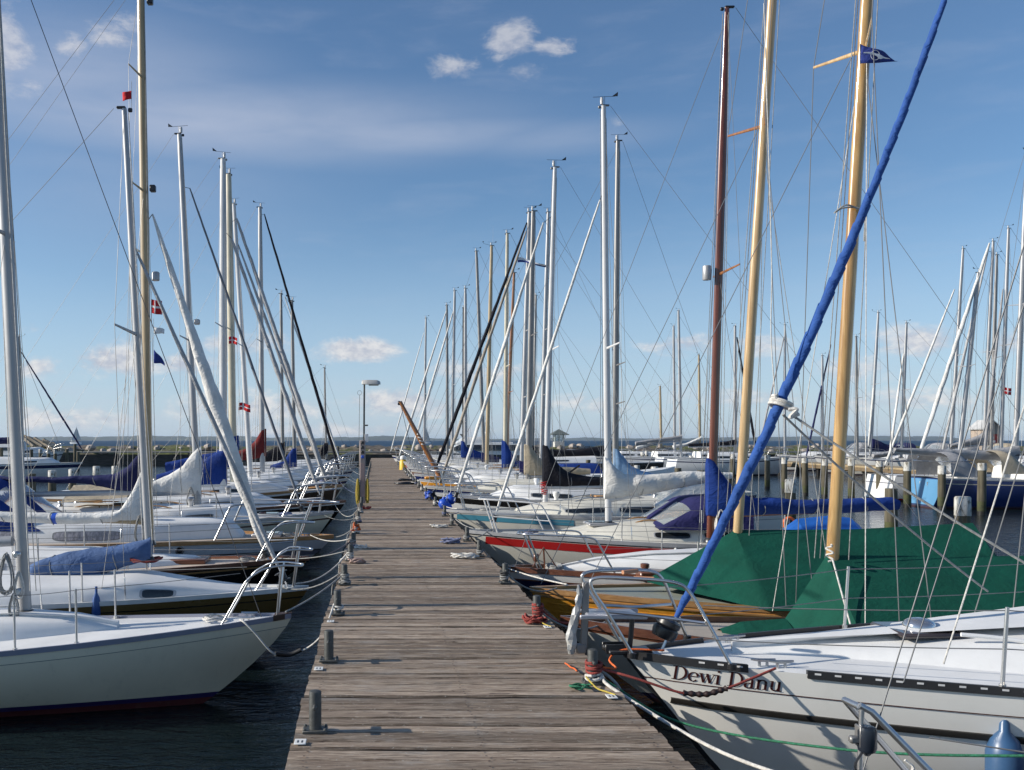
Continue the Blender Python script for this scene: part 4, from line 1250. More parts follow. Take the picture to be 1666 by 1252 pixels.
for (Y, bow, lab, hm, foot, top, mm, mw, fb, ft, fm_, fr, cm, ct, sm) in FARL:
    b = Boat(lab, -1, Y, bow, 8.6, 2.6, .92, .96, over=.9, yaw=RND.uniform(-.03, .03))
    b.plain_hull(hm, (sm, .05, .13)); b.deck(DECKW if hm is not CREAM else DECKC); b.rail(ALU, .03, .03)
    b.cabin([(1.5, .01), (2.1, .28), (5.4, .38)], 1.7, DECKW, side=.35, windows=[(2.4, 3.3, .3, .75), (3.6, 5.0, .3, .75)])
    if foot: b.mast(foot, top, mm, mw, (.5,), .5, halyards=1, wr=.005)
    if fb: b.furl(fb, ft, fr * 1.05, fm_, seed=Y, nn=36, to_mast=b.mat_(.97))
    elif foot: b.stay((bow[0] - 3, bow[1] + 1), None, .005, WIRED)
    if cm: b.cover_px(ct, cm, seed=Y)
    b.pulpit(1.1, .6, -.05, legx=.3); b.guard([2.3, 3.8, 5.2], .58, wr=.004)
    if Y < 42: b.clutter(Y % 2 > 1, 1.2, int(Y))
    LEFT.append(b)
# ================================================================ boats right of the pier, nearest first
RIGHT = []
# --- Dewi Danu
b = Boat('big white sloop lettered Dewi Danu with a blue furled jib and a plank bowsprit', 1, 6.4, (1015, 1062), 9.4, 3.0, 1.0, 1.05, over=.80, tr=.72, tm=.58, exp=1.0, wb=.72, pb=.80)
DEWIW = gel('warm white gelcoat', (.78, .765, .72), .3, .08)
b.hull([('s', 0), ('s', .03), ('s', .22), ('m', .2), ('m', .45), ('m', .7), ('m', .9), ('w', .10), ('w', .04), ('w', -.12), ('w', -.45)], [DEWIW, BOOT, ANTIF], [0, 0, 0, 0, 0, 0, 0, 1, 2, 2], n=44)
b.deck(DECKW)
b.cabin([(.75, .008), (1.3, .05), (1.9, .10), (2.6, .17), (3.4, .26), (6.0, .34)], 2.0, DECKW, side=.36, taper=.75, lean=.42, camb=.07, windows=[(3.6, 5.4, .25, .7)])
RAILM = mat('black perforated rail', (.03, .03, .032), .4, .3)
b.rail(RAILM, .024, .018, 0, .074, 'toe_rail'); b.rail(RAILM, .024, .018, .108, .6, 'toe_rail')
SLOT = mat('rail slot highlight', (.55, .55, .55), .4)
for i in range(46):                                   # slots along the perforated rail
    x = .42 + i * .105
    if .66 < x < 1.03: continue
    for sg in (-1, 1):
        t0, t1 = x / b.L, (x + .034) / b.L; q = MB()
        q.grid([[(t * b.L, sg * (b.hb(t) + .0095), b.zsh(t) + .001), (t * b.L, sg * (b.hb(t) + .0095), b.zsh(t) + .013)] for t in (t0, t1)])
        q.build('rail_slot', SLOT, b.root)
b.strip(mat('brown pinstripe', (.07, .02, .015), .4), .153, .160, .12, 5.5)
b.strip(mat('black rubbing strake', (.02, .018, .016), .5), .285, .325, .30, 7.5, .022, 'rubbing_strake', 40, True)
q = MB()                                               # dark stem band
rows = []
for i in range(16):
    z = lerp(b.zb + .02, .0, i / 15); qv = 1 - z / b.zb; x = b.over * max(0, qv) ** b.exp
    y = .014 + .006 * (i / 15)
    rows.append([(x + .035, -y - .012, z), (x - .006, -y, z), (x - .014, 0, z), (x - .006, y, z), (x + .035, y + .012, z)])
q.grid(rows); q.build('stem_band', PLASTB, b.root)
q = MB(); q.box((.03, 0, b.zb + .018), (.30, .16, .03), bev=.008); q.box((-.06, .045, b.zb + .04), (.16, .014, .06), bev=.004); q.box((-.06, -.045, b.zb + .04), (.16, .014, .06), bev=.004)
q.lathe([(.03, -.04), (.018, -.02), (.018, .02), (.03, .04)], (-.11, 0, b.zb + .03), 12, axis='y'); q.build('stemhead_fitting', PLASTB, b.root)


def glyphs():
    """serif letters as strokes: (points, widths), x advance; unit = x-height"""
    G = {}
    th, tn = .20, .075
    def arc(cx, cy, rx, ry, a0, a1, n=14): return [(cx + rx * math.cos(rad(lerp(a0, a1, i / n))), cy + ry * math.sin(rad(lerp(a0, a1, i / n)))) for i in range(n + 1)]
    def wid(a0, a1, n=14, big=th, small=tn): return [lerp(small, big, abs(math.cos(rad(lerp(a0, a1, i / n)))) ** 1.2) for i in range(n + 1)]
    S = lambda x, y, w=.34: ([(x - w / 2, y), (x + w / 2, y)], [tn, tn])
    CAP = 1.48
    G['D'] = ([([(.24, 0), (.24, CAP)], [th, th]), S(.18, .035, .42), S(.18, CAP - .035, .42), (arc(.45, CAP / 2, .62, CAP / 2 - .04, -88, 88), wid(-88, 88)), ([(.2, .035), (.5, .035)], [tn, tn]), ([(.2, CAP - .035), (.5, CAP - .035)], [tn, tn])], 1.26)
    G['e'] = ([(arc(.43, .5, .36, .47, 10, 320), wid(10, 320)), ([(.08, .54), (.78, .54)], [tn, tn])], .88)
    G['w'] = ([([(.12, .97), (.40, .03)], [th, th * .9]), ([(.40, .03), (.62, .92)], [tn, tn]), ([(.62, .97), (.90, .03)], [th, th * .9]), ([(.90, .03), (1.17, .95)], [tn, tn]), S(.12, .96, .36), S(1.16, .96, .30), S(.62, .96, .26)], 1.28)
    G['i'] = ([([(.22, 0), (.22, .98)], [th, th]), S(.22, .035, .44), S(.15, .95, .28), ([(.22, 1.22), (.22, 1.42)], [th, th])], .48)
    G['a'] = ([([(.62, .05), (.62, .72)], [th, th]), (arc(.38, .70, .25, .27, 0, 165), wid(0, 165)), (arc(.36, .28, .27, .26, 60, 330), wid(60, 330)), S(.70, .04, .28)], .90)
    G['n'] = ([([(.22, 0), (.22, .95)], [th, th]), ([(.78, 0), (.78, .62)], [th, th]), (arc(.50, .64, .29, .32, 0, 170), wid(0, 170, small=.09)), S(.22, .035, .40), S(.78, .035, .40), S(.16, .95, .28)], 1.04)
    G['u'] = ([([(.22, .97), (.22, .36)], [th, th]), (arc(.48, .34, .27, .30, 180, 350), wid(180, 350, small=.09)), ([(.76, .97), (.76, 0)], [th, th]), S(.15, .95, .28), S(.70, .95, .26), S(.84, .035, .26)], 1.04)
    return G


def letter_on_hull(b, text, x0, d0, xh, slope=0.0, sg=-1):
    """lettering laid on the topside; x0 start, d0 baseline below the sheer, xh x-height"""
    G = glyphs(); adv = x0
    for ch in text:
        if ch == ' ': adv += .55 * xh; continue
        st, w = G[ch]; q = MB()
        for li, (pts, wd) in enumerate(st):
            rows = []
            n = len(pts)
            for i, (px_, py_) in enumerate(pts):
                a = pts[max(0, i - 1)]; c = pts[min(n - 1, i + 1)]; dx, dy = c[0] - a[0], c[1] - a[1]; l = math.hypot(dx, dy) or 1
                nx, ny = -dy / l, dx / l; h = wd[i] / 2
                row = []
                for s_ in (-1, 1):
                    X = adv + (px_ + nx * h * s_) * xh; zz = b.zsh(X / b.L) - d0 + (py_ + ny * h * s_) * xh
                    row.append((X, sg * (b.yat(X, zz) + .0035 + .0003 * li), zz))
                rows.append(row)
            q.grid(rows)
        adv += w * xh
        q.build('letter', mat('maroon lettering', (.045, .010, .010), .4), b.root, 80)


letter_on_hull(b, 'Dewi Danu', .285, .139, .070)
# pulpit: two hoops and the bowsprit plank with the shrouded anchor
for sg in (-1, 1):
    y1, y2, y3 = sg * .13, sg * .27, sg * .43
    q = MB(); q.tube(smooth_path([(.02, y1, 1.05), (-.14, y1, 1.32), (-.255, y1, 1.50), (-.22, y1 * 1.05, 1.565), (.02, (y1 + y2) / 2, 1.57), (.26, y2, 1.555), (.36, y2 * 1.08, 1.49), (.46, (y2 + y3) / 2, 1.30), (.585, y3, 1.03)], 6), .0118, 10)
    po = q.build('pulpit', STEEL, b.root, 60)
    q = MB(); q.tube([(-.15, y1, 1.335), (.10, y1 * 1.2, 1.315), (.44, (y2 + y3) / 2, 1.30)], .011, 8); q.build('pulpit_rail', STEEL, po)
    for x, y in ((.02, y1), (.585, y3)):
        q = MB(); q.lathe([(.03, -.02), (.03, .012), (.018, .016)], (x, y, 1.04), 10); q.build('pulpit_foot', PLASTB, po)
    q = MB(); q.tube([(.03, y1 * 1.08, 1.5635), (.15, (y1 + y2) / 2, 1.5665)], .0155, 8); q.build('grip_tape', mat('copper coloured tape', (.45, .22, .12), .4), po)
q = MB(); q.box((-.10, 0, 1.30), (.36, .22, .028), bev=.012); q.box((-.10, .115, 1.295), (.46, .02, .03), bev=.006); q.box((-.10, -.115, 1.295), (.46, .02, .03), bev=.006)
bs = q.build('bowsprit_plank', mat('light alloy plank', (.40, .41, .45), .35, .5, .1, 3), b.root)
q = MB(); q.tube([(.06, 0, 1.29), (.05, 0, 1.16), (.04, 0, 1.06)], .018, 8); q.build('plank_strut', PLASTB, bs)
an = MB(); an.box((-.275, -.02, 1.29), (.05, .018, .46), bev=.006, ry=.03); an.box((-.30, -.02, 1.06), (.07, .03, .07), bev=.01); an.lathe([(.02, -.03), (.02, .03)], (-.262, -.02, 1.50), 10, axis='y')
ao = an.build('anchor', ALUD, b.root)
an = MB(); rows = []
for i in range(15):
    u = i / 14; z = lerp(1.50, 1.02, u); w = interp([(0, .010), (.2, .020), (.5, .028), (.8, .036), (.93, .030), (1, .012)], u); cx = -.318 - .055 * u + .012 * math.sin(u * 7)
    rows.append([(cx + w * math.cos(2 * PI * j / 12) + .022 * mn.noise(Vector((j * 1.2, i * .9, 1))), -.02 + w * .75 * math.sin(2 * PI * j / 12) + .014 * mn.noise(Vector((j, i * .8, 7))), z) for j in range(12)])
an.grid(rows, cv=True); an.ngon(rows[0]); an.ngon(rows[-1][::-1]); an.build('anchor_wrap', mat('crumpled white plastic', (.40, .40, .39), .35, 0, .15, 9, 1.0, 14), ao, 16)
b.mast((2010, 1000), (2130, -900), ALU, .15, (.33, .62), .75, halyards=2, rig=False, sp_dx=.15)
# shrouds of the nearest boat
for sg, pts in ((-1, [(3.35, .95, 1.06), (3.62, .78, 4.9), (3.9, .06, 8.2)]), (1, [(3.35, .95, 1.06), (3.62, .78, 4.9), (3.9, .06, 8.2)]), (-1, [(3.0, .9, 1.07), (3.62, .1, 5.0)]), (1, [(3.0, .9, 1.07), (3.62, .1, 5.0)])):
    q = MB(); q.tube([(x, sg * y, z) for x, y, z in pts], .0042, 6); q.build('shroud', WIRE, b.root)
b.furl((1100, 1004), (1548, -32), .036, C_BLUE2, drum=False, seed=21, bulge=.26, nn=420, pitch=.20, sagx=.088)
c = Vector((*b.loc(1084, 1022), 0)); c = Vector((c.x, 0, c.y))
q = MB(); d = (Vector((b.loc(1548, -32)[0], 0, b.loc(1548, -32)[1])) - c).normalized(); e1 = Vector((0, 1, 0)); e2 = d.cross(e1)
rows = []
for rr_, h in ((.03, -.075), (.075, -.07), (.088, -.03), (.088, .0), (.075, .012), (.085, .025), (.085, .055), (.05, .07), (.025, .075)):
    rows.append([c + d * h + (e1 * math.cos(2 * PI * j / 18) + e2 * math.sin(2 * PI * j / 18)) * rr_ for j in range(18)])
q.grid(rows, cv=True); q.ngon(rows[0]); q.ngon(rows[-1]); q.build('furling_drum', PLASTB, b.root, 30)
q = MB(); k0 = Vector((b.loc(1268, 662)[0], 0, b.loc(1268, 662)[1])); q.tube(smooth_path([k0 + e1 * (.07 * math.cos(a)) + e2 * (.07 * math.sin(a)) + d * (.012 * a / 3) for a in [i * .7 for i in range(22)]], 2), .013, 6)
q.tube(smooth_path([k0 + Vector((.03, -.07, -.02)), k0 + Vector((.08, -.09, -.02)), k0 + Vector((.04, -.08, -.07)), k0 + Vector((.10, -.07, -.05))], 5), .016, 6); q.build('sheet_knot', ROPEW, b.root)
for sg, (px, py) in ((-1, (1700, 1025)), (1, (1700, 960))):
    x, z = b.loc(px, py); q = MB(); q.tube(sag(k0 + Vector((.05, sg * .06, -.05)), (x + .1, sg * .75, z + (.13 if sg < 0 else -.13)), .04, 10), .0085, 7); q.build('jib_sheet', ROPEG, b.root)
q = MB(); q.tube(smooth_path([k0 + Vector((-.05, -.05, .06)), k0 + Vector((-.07, -.03, .5)), (b.loc(1255, 0)[0], 0, b.loc(1245, 400)[1]), (b.loc(1243, 0)[0], .0, b.loc(1243, 5)[1])], 6), .004, 5); q.build('hoisting_line', ROPEW, b.root)
# guard rails measured from the photograph
for sg, xs in ((-1, [(.585, 1.28), (2.02, None), (4.3, None)]), (1, [(.585, 1.28), (1.98, None), (4.0, None)])):
    tops = []
    for x, zz in xs:
        y = sg * (b.hb(x / b.L) - .035); z = b.deckz(x, abs(y))
        if zz is None:
            q = MB(); q.tube([(x, y, z - .01), (x, y, z + .04), (x, y, z + .04), (x + .03, y, z + .50)], [.02, .02, .0125, .011], 8); q.build('stanchion', STEEL, b.root); tops.append((Vector((x + .03, y, z)), .48, .25))
        else: tops.append((Vector((.42, sg * .37, 1.0)), .42, .20))
    for li in (1, 2):
        path = []
        for a, c_ in zip(tops, tops[1:]): path += sag(a[0] + Vector((0, 0, a[li])), c_[0] + Vector((0, 0, c_[li])), .012, 6)
        q = MB(); q.tube(path, .0036, 6); q.build('lifeline', WIRE, b.root)
b.hatch(2.05, (.46, .44), .035, z=b.deckz(2.05) + .115, m=mat('smoked acrylic', (.05, .04, .04), .12, spec=.8), gl=False)
q = MB(); q.lathe([(.105, 0), (.105, .02), (.09, .045), (.06, .06), (.02, .066)], (2.05, 0, b.deckz(2.05) + .152), 24); q.build('hatch_dome', mat('chromed dome', (.55, .55, .56), .12, .85, .1, 4), b.root)
q = MB(); q.tube(smooth_path([(2.15, -.30, 1.215), (2.4, -.36, 1.20), (2.62, -.45, 1.165), (2.70, -.60, 1.10), (2.9, -.7, 1.09)], 6), .014, 8); q.build('grab_rail', DECKW, b.root)
for x in (.70, .80): b.cleat(x + .12, -b.hb((x + .12) / b.L) + .12); b.cleat(x + .12, b.hb((x + .12) / b.L) - .12)
RIGHT.append(b); DEWI = b
yf = b.yat(2.03, .5) + .12
fender('fat navy fender hung on the side of the big lettered white sloop', (b.x0 + 2.04, b.Y - yf, .10), .66, .10, FENDB, (b.x0 + 2.02, b.Y - b.hb(2.02 / b.L) + .02, 1.06))

# --- R0: only its pulpit and forestay reach into the picture
b = Boat('nearest boat at lower right, stainless pulpit with a bow lamp and white stays rising', 1, 3.95, (1372, 1395), 7.6, 2.2, .72, .76, over=.7)
b.plain_hull(WHITE); b.deck(DECKW); b.rail(ALU, .03, .03)
b.cabin([(1.6, .01), (2.2, .2), (5, .3)], 1.4, DECKW, side=.3, windows=[(2.6, 3.6, .25, .7)])
zt = b.loc(1392, 1142)[1]; xt = b.loc(1392, 1142)[0]
q = MB(); q.tube([(.03, -.05, b.zb), (xt, -.05, zt - .02), (xt, -.05, zt)], .011, 10); po = q.build('pulpit', STEEL, b.root)
q = MB(); q.tube([(xt - .01, -.05, zt), (xt + .04, -.055, zt - .025), (xt + .30, -.20, zt - .33), (xt + .42, -.26, zt - .46), (xt + .60, -.34, .74)], .0145, 10); q.build('pulpit_rail', STEEL, po)
q = MB(); q.tube([(xt - .01, -.05, zt - .005), (xt - .02, .05, zt - .005), (xt + .30, .20, zt - .33), (xt + .60, .34, .74)], .0145, 10); q.build('pulpit_rail', STEEL, po)
q = MB(); lc = (xt + .012, -.07, zt - .13)
q.lathe([(.010, -.075), (.018, -.065), (.034, -.055), (.038, -.04), (.038, .03), (.034, .045), (.02, .05)], lc, 14); lo = q.build('bow_lamp', mat('dark bow lamp', (.015, .02, .03), .25), po)
q = MB(); q.box((lc[0] - .05, lc[1] + .01, lc[2] - .01), (.04, .03, .03), bev=.006); q.box((lc[0] - .03, lc[1] + .01, lc[2] + .005), (.012, .05, .09), bev=.003); q.build('lamp_bracket', ALUD, lo)
q = MB(); q.tube(smooth_path([(lc[0] - .02, lc[1], lc[2] - .06), (lc[0] - .05, lc[1], lc[2] - .12), (lc[0] - .02, lc[1], lc[2] - .2), (lc[0] - .01, lc[1] + .03, lc[2] - .35)], 5), .005, 6); q.build('lamp_cable', PLASTB, lo)
q = MB(); q.tube(smooth_path([(xt + .13, -.14, zt - .20), (xt + .16, -.15, zt - .23), (xt + .12, -.16, zt - .27), (xt + .15, -.15, zt - .30), (xt + .10, -.16, zt - .36), (xt + .09, -.16, zt - .40)], 4), .006, 6); q.build('tied_cord', ROPEW, po)
for bt, tp, r in (((1405, 1252), (1690, 320), .0032), ((1470, 1110), (1760, 200), .0028)):
    b.stay(bt, tp, r, WIRE)
q = MB(); q.tube([(b.loc(1500, 1066)[0], -.15, b.loc(1500, 1066)[1]), (b.loc(1672, 560)[0], -.1, b.loc(1672, 560)[1])], .0035, 6); q.build('halyard', ROPEW, b.root)
q = MB(); q.tube([(xt + .22, -.16, zt - .10), (1.5, -.6, zt - .19), (2.6, -.85, zt - .2)], .0035, 6); q.build('lifeline', WIRE, b.root)
RIGHT.append(b)

# --- R2: wooden sailing boat with the nearer green tarpaulin
b = Boat('grey white wooden boat under the nearer green tarpaulin, yellow spruce mast standing through it', 1, 8.8, (912, 1010), 7.7, 2.15, .52, .60, over=.9, tr=.35, exp=1.25, wb=.7)
b.plain_hull(gel('pale grey hull paint', (.46, .46, .42), .4, .2), (TRIMW, .0, .06)); b.deck(mat('buff painted deck', (.46, .40, .33), .7, 0, .1, 2, .1, 90, dirt=.25)); b.rail(TRIMW, .05, .03)
b.mast((1351, 962), (1462, -830), SPRUCE, .104, (.492,), .55, halyards=3, rig=False, vane=False, light=False, spm=SPRUCEP, flat=.8, sp_dx=-.22, collar=False)
xm, zr = b.loc(1350, 903)
b.tent([(xm - .46, .74, .05, .72), (xm - .03, zr, .84, .57), (xm + .05, zr, .85, .57), (xm + 1.5, zr - .01, 1.0, .56), (xm + 3.4, zr + .02, .95, .60), (xm + 3.6, zr - .35, .8, .62)], C_GREEN, .022, 4)
b.tent([(xm - 1.05, .70, .16, .64), (xm - .85, .77, .30, .62), (xm - .42, .80, .46, .59), (xm - .30, .74, .44, .58)], C_GREEN, .02, 9, 'hatch_tarpaulin', 14, 5)
b.stay((930, 1005), (1388, 88), .004, WIRE)
for sg in (-1, 1):
    ch = (xm + .12, sg * .98, .70); tip = b.mat_(.492) + Vector((-.22, sg * .55, .05))
    q = MB(); q.tube([ch, tip, b.mat_(.93)], .0042, 6); q.build('shroud', WIRE, b.root)
    q = MB(); q.tube([(xm + .4, sg * 1.0, .70), b.mat_(.492)], .0042, 6); q.build('shroud', WIRE, b.root)
    q = MB(); q.tube([(xm - .15, sg * .92, .70), b.mat_(.492) + Vector((0, sg * .05, -.1))], .0042, 6); q.build('shroud', ROPEW, b.root)
q = MB(); q.tube(smooth_path([(xm - .07, -.2, zr - .02), (xm - .09, -.5, .95), (xm - .12, -.72, .70)], 5), .008, 7)
q.tube(smooth_path([Vector((xm - .07 + .025 * math.sin(i * 2.1), -.14 - .03 * math.cos(i * 1.7), zr + .12 - i * .02)) for i in range(9)], 3), .009, 6); q.build('tarpaulin_lashing', ROPEW, b.root)
q = MB(); cc = b.mat_(.345); q.tube(smooth_path([cc + Vector((.02, -.07, .0)), cc + Vector((-.12, -.09, .04)), cc + Vector((-.22, -.07, -.03)), cc + Vector((-.12, -.07, .02)), cc + Vector((.05, -.08, -.02)), cc + Vector((.06, -.075, -.3))], 5), .008, 6); q.build('gasket', ROPEG, b.root)
for i in range(9):
    x = 1.2 + i * .7; y = b.hb(x / b.L) - .02
q = MB(); pts = [Vector((.9 + .55 * i, -(b.hb((.9 + .55 * i) / b.L) + .004), .57 + .05 * (i % 2))) for i in range(9)]; q.tube(smooth_path(pts, 4), .005, 5); q.build('tarpaulin_cord', ROPEW, b.root)
RIGHT.append(b); R2 = b

# --- R3: varnished clinker boat, farther green tarpaulin
b = Boat('varnished orange clinker boat under the farther green tarpaulin with a pale spruce mast', 1, 10.9, (862, 958), 7.7, 2.2, .62, .72, over=.85, tr=.3, exp=1.3, wb=.66)
rows = [('s', 0), ('s', .045)]; bands = [1]
for i in range(1, 7): rows.append(('m', i / 7.2)); bands.append(0)
rows += [('w', .07), ('w', .02), ('w', -.12), ('w', -.4)]; bands += [0, 2, 2, 2]
b.hull(rows, [ORANGEW, TEAK, mat('dark red bottom paint', (.12, .015, .012), .7, dirt=.3)], bands, n=36)
b.deck(mat('grey green deck canvas', (.27, .29, .25), .75, 0, .12, 2, .1, 60, dirt=.25)); b.rail(TEAK, .03, .07)
for d in (.14, .235, .33, .425): b.strip(ORANGEW, d, d + .010, .10 + d, 7.0, .012, 'strake', 30, True)
b.strip(TEAK, .05, .075, .05, 7.4, .02, 'rubbing_strake', 30, True)
b.mast((1196, 930), (1296, -610), SPRUCEP, .098, (.472,), .55, halyards=3, rig=False, vane=False, light=False, spm=BROWNS, flat=.8, sp_dx=-.22, collar=False)
xm, zr = b.loc(1200, 862); xf, zf = b.loc(1052, 942)
b.tent([(xf, zf, .04, zf - .03), (xm - .03, zr, .95, .66), (xm + .1, zr, .96, .66), (xm + 1.4, zr + .01, 1.0, .66), (xm + 2.78, zr + .085, .95, .68), (xm + 2.92, zr - .12, .85, .70)], C_GREEN, .022, 2)
b.stay((880, 950), (1236, 205), .004, WIRE)
for sg in (-1, 1):
    tip = b.mat_(.472) + Vector((-.22, sg * .55, .05))
    q = MB(); q.tube([(xm + .12, sg * 1.02, .72), tip, b.mat_(.93)], .0042, 6); q.build('shroud', WIRE, b.root)
    q = MB(); q.tube([(xm + .42, sg * 1.03, .72), b.mat_(.472)], .0042, 6); q.build('shroud', WIRE, b.root)
    q = MB(); q.tube([(xm + .65, sg * 1.0, .70), b.mat_(.472) + Vector((0, sg * .04, -.5))], .004, 5); q.build('shroud', ROPEG, b.root)
RIGHT.append(b); R3 = b

# --- R4: dark blue classic with mahogany mast, bright blue covers
b = Boat('dark blue classic yacht with white sheer band, mahogany mast and bright blue sail cover', 1, 13.0, (815, 925), 8.9, 2.2, .62, .68, over=1.1, tr=.4, so=.8, exp=1.25, wb=.68)
b.hull([('s', 0), ('s', .025), ('s', .13), ('s', .15), ('m', .3), ('m', .6), ('m', .85), ('w', .08), ('w', .03), ('w', -.12), ('w', -.4)], [NAVY, WHITE, TRIMW, ANTIF], [2, 1, 2, 0, 0, 0, 0, 3, 3, 3])
b.deck(DECKT); b.rail(TRIMW, .045, .03)
b.cabin([(.80, .01), (1.35, .13), (2.1, .22), (3.1, .27)], 1.15, DECKW, side=.3, name='foredeck_trunk', taper=.5, lean=.3)
q = MB(); q.box((2.35, -.72, b.deckz(2.35, .7) + .06), (1.25, .26, .13), bev=.02); q.build('deck_locker', TRIMW, b.root)
b.cabin([(3.2, .14), (3.3, .22), (5.6, .26)], 1.3, TRIMW, side=.35, windows=[(3.6, 4.3, .3, .75), (4.5, 5.2, .3, .75)], taper=.2, lean=.06, tm=DECKC)
q = MB(); q.lathe([(.045, 0), (.045, .05), (.06, .055), (.06, .10), (.04, .11)], (1.82, -.72, b.deckz(1.82, .7) + .11), 12); q.build('mushroom_vent', TRIMW, b.root)
b.mast((1156, 880), (1183, 12), MAHOG, .105, (.50,), .5, halyards=3, spm=BROWNS, flat=.6, taper=.55, vane=False, light=False)
q = MB(); cc = b.mat_(.50); q.lathe([(.055, -.10), (.06, -.09), (.06, .09), (.055, .10)], tuple(cc + Vector((-.17, 0, .02))), 12); q.build('radar_reflector', ALU, b.masto)
b.stay((838, 921), None, .004, WIRE)
b.boom((1160, 838), (1462, 824), MAHOG, .045)
b.cover_px([(1150, 745, 838, .07), (1158, 745, 840, .12), (1168, 762, 840, .14), (1180, 778, 840, .15), (1196, 797, 839, .15), (1225, 809, 838, .14), (1300, 812, 836, .13), (1380, 810, 834, .12), (1450, 808, 830, .10), (1461, 812, 828, .05)], C_BLUE, seed=15, wr=.03, n=60)
b.pulpit(1.5, .52, .25, legx=.55, mid=False); b.guard([2.5, 3.7, 4.9], .52)
q = MB(); q.tube(smooth_path([Vector((.75 + .12 * math.cos(i * 1.1), .16 * math.sin(i * 1.1), b.deckz(.75) + .02 + .012 * (i % 5))) for i in range(30)], 3), .011, 6); q.build('coiled_line', ROPEG, b.root)
q = MB(); q.tube([(.62, 0, b.zb), (.60, 0, b.zb + .30)], .012, 8); q.tube([(.45, .0, b.zb + .03), (.6, 0, b.zb + .30), (.78, 0, b.zb + .03)], .010, 7); q.box((.48, -.1, b.zb + .17), (.07, .06, .11), bev=.012); q.build('bow_roller_frame', TRIMW, b.root)
b.hank(.06, (.1, -.1), .35, .08, ROPEW); RIGHT.append(b); R4 = b

# --- R5: white sloop with red stripe, white sail cover, indigo hood
b = Boat('white sloop with red stripe below its rail, white sail cover and indigo hood', 1, 15.9, (760, 864), 8.1, 2.7, .80, .80, over=1.0)
b.hull([('s', 0), ('s', .035), ('s', .055), ('s', .19), ('s', .20), ('m', .3), ('m', .6), ('m', .85), ('w', .10), ('w', .045), ('w', -.12), ('w', -.4)], [CREAM, mat('charcoal rail band', (.05, .05, .055), .5), CREAM, BOOT, ANTIF], [0, 1, 2, 0, 0, 0, 0, 0, 3, 4, 4])
b.strip(RED, .058, .19, .30, 7.6, .005, 'red_panel', 40)
b.deck(DECKC); b.rail(ALU, .03, .03)
b.cabin([(1.6, .01), (2.2, .14), (3.0, .24), (4.7, .28)], 1.7, DECKC, side=.4, windows=[(3.0, 3.6, .3, .75), (3.8, 4.5, .3, .75)], taper=.5, lean=.25)
b.mast((990, 852), (982, 172), ALUW, .098, (.42,), .5, halyards=3)
b.furl((808, 832), (976, 325), .030, C_WHITE, seed=23, nn=60, to_mast=b.mat_(.80))
b.boom((992, 812), (1152, 778), ALUW, .06)
b.cover_px([(983, 742, 812, .08), (990, 745, 812, .13), (1002, 760, 811, .15), (1015, 771, 808, .15), (1040, 772, 805, .14), (1090, 768, 796, .12), (1150, 766, 785, .09), (1190, 768, 778, .04)], C_WHITE, seed=17, wr=.04)
b.pulpit(1.45, .58, .22, legx=.5, m=ALUW); b.guard([2.4, 3.6, 4.9], .58)
b.hood(3.05, 4.6, .52, 1.7, C_PURP, z=b.deckz(3.5, 0) + .2, front=.42)
b.hatch(2.3, (.5, .5), .05, z=b.deckz(2.3) + .15)
b.clutter(True, None, 15); RIGHT.append(b)

# --- R6: turquoise band, black sail cover
b = Boat('grey white sloop with turquoise panel along its bow and high black sail cover', 1, 19.8, (726, 830), 6.9, 2.6, .92, .94, over=1.0)
b.hull([('s', 0), ('s', .05), ('s', .07), ('s', .26), ('m', .3), ('m', .6), ('m', .85), ('w', .10), ('w', .045), ('w', -.12), ('w', -.4)], [CREAM, mat('grey band', (.30, .30, .29), .5), CREAM, BOOT, ANTIF], [0, 1, 2, 0, 0, 0, 0, 3, 4, 4])
b.strip(TURQ, .06, .17, .22, 2.5, .005, 'turquoise_bow_panel', 20)
b.deck(DECKC); b.rail(ALU, .03, .03)
b.cabin([(1.5, .01), (2.1, .16), (3.0, .28), (4.6, .34)], 1.7, DECKC, side=.35, windows=[(2.4, 3.3, .3, .75), (3.5, 4.3, .3, .75)], taper=.5, lean=.2)
b.mast((887, 824), (903, 272), ALUW, .098, (.46,), .5, halyards=3)
b.furl((745, 796), (884, 362), .040, C_WHITE, seed=25, nn=50, to_mast=b.mat_(.86))
b.boom((888, 792), (1000, 792), ALUW, .055)
b.cover_px([(883, 724, 792, .08), (890, 724, 792, .13), (899, 740, 792, .14), (910, 757, 791, .14), (925, 768, 791, .13), (950, 774, 790, .12), (990, 777, 790, .1), (1040, 780, 788, .07)], C_BLACK, seed=19)
b.pulpit(1.5, .6, .1, legx=.4); b.guard([2.4, 3.6, 4.9], .58)
b.hood(4.2, 5.8, .66, 1.7, C_WHITE, z=b.deckz(4.5) + .2, front=.42)
q = MB(); q.tube([b.mat_(.06) + Vector((.1, .05, 0)), b.mat_(.06) + Vector((.75, .1, .45))], .02, 7); q.build('kicking_strap', mat('dark tackle', (.06, .04, .03), .7), b.root)
q = MB(); q.tube([b.mat_(.03) + Vector((-.06 + .07 * math.sin(i * 2.0), -.12 + .04 * math.cos(i * 1.3), .05 + i * .012)) for i in range(24)], .010, 6); q.build('coiled_halyard', mat('bright red rope', (.45, .03, .03), .9), b.masto); b.clutter(False, None, 16)
RIGHT.append(b)

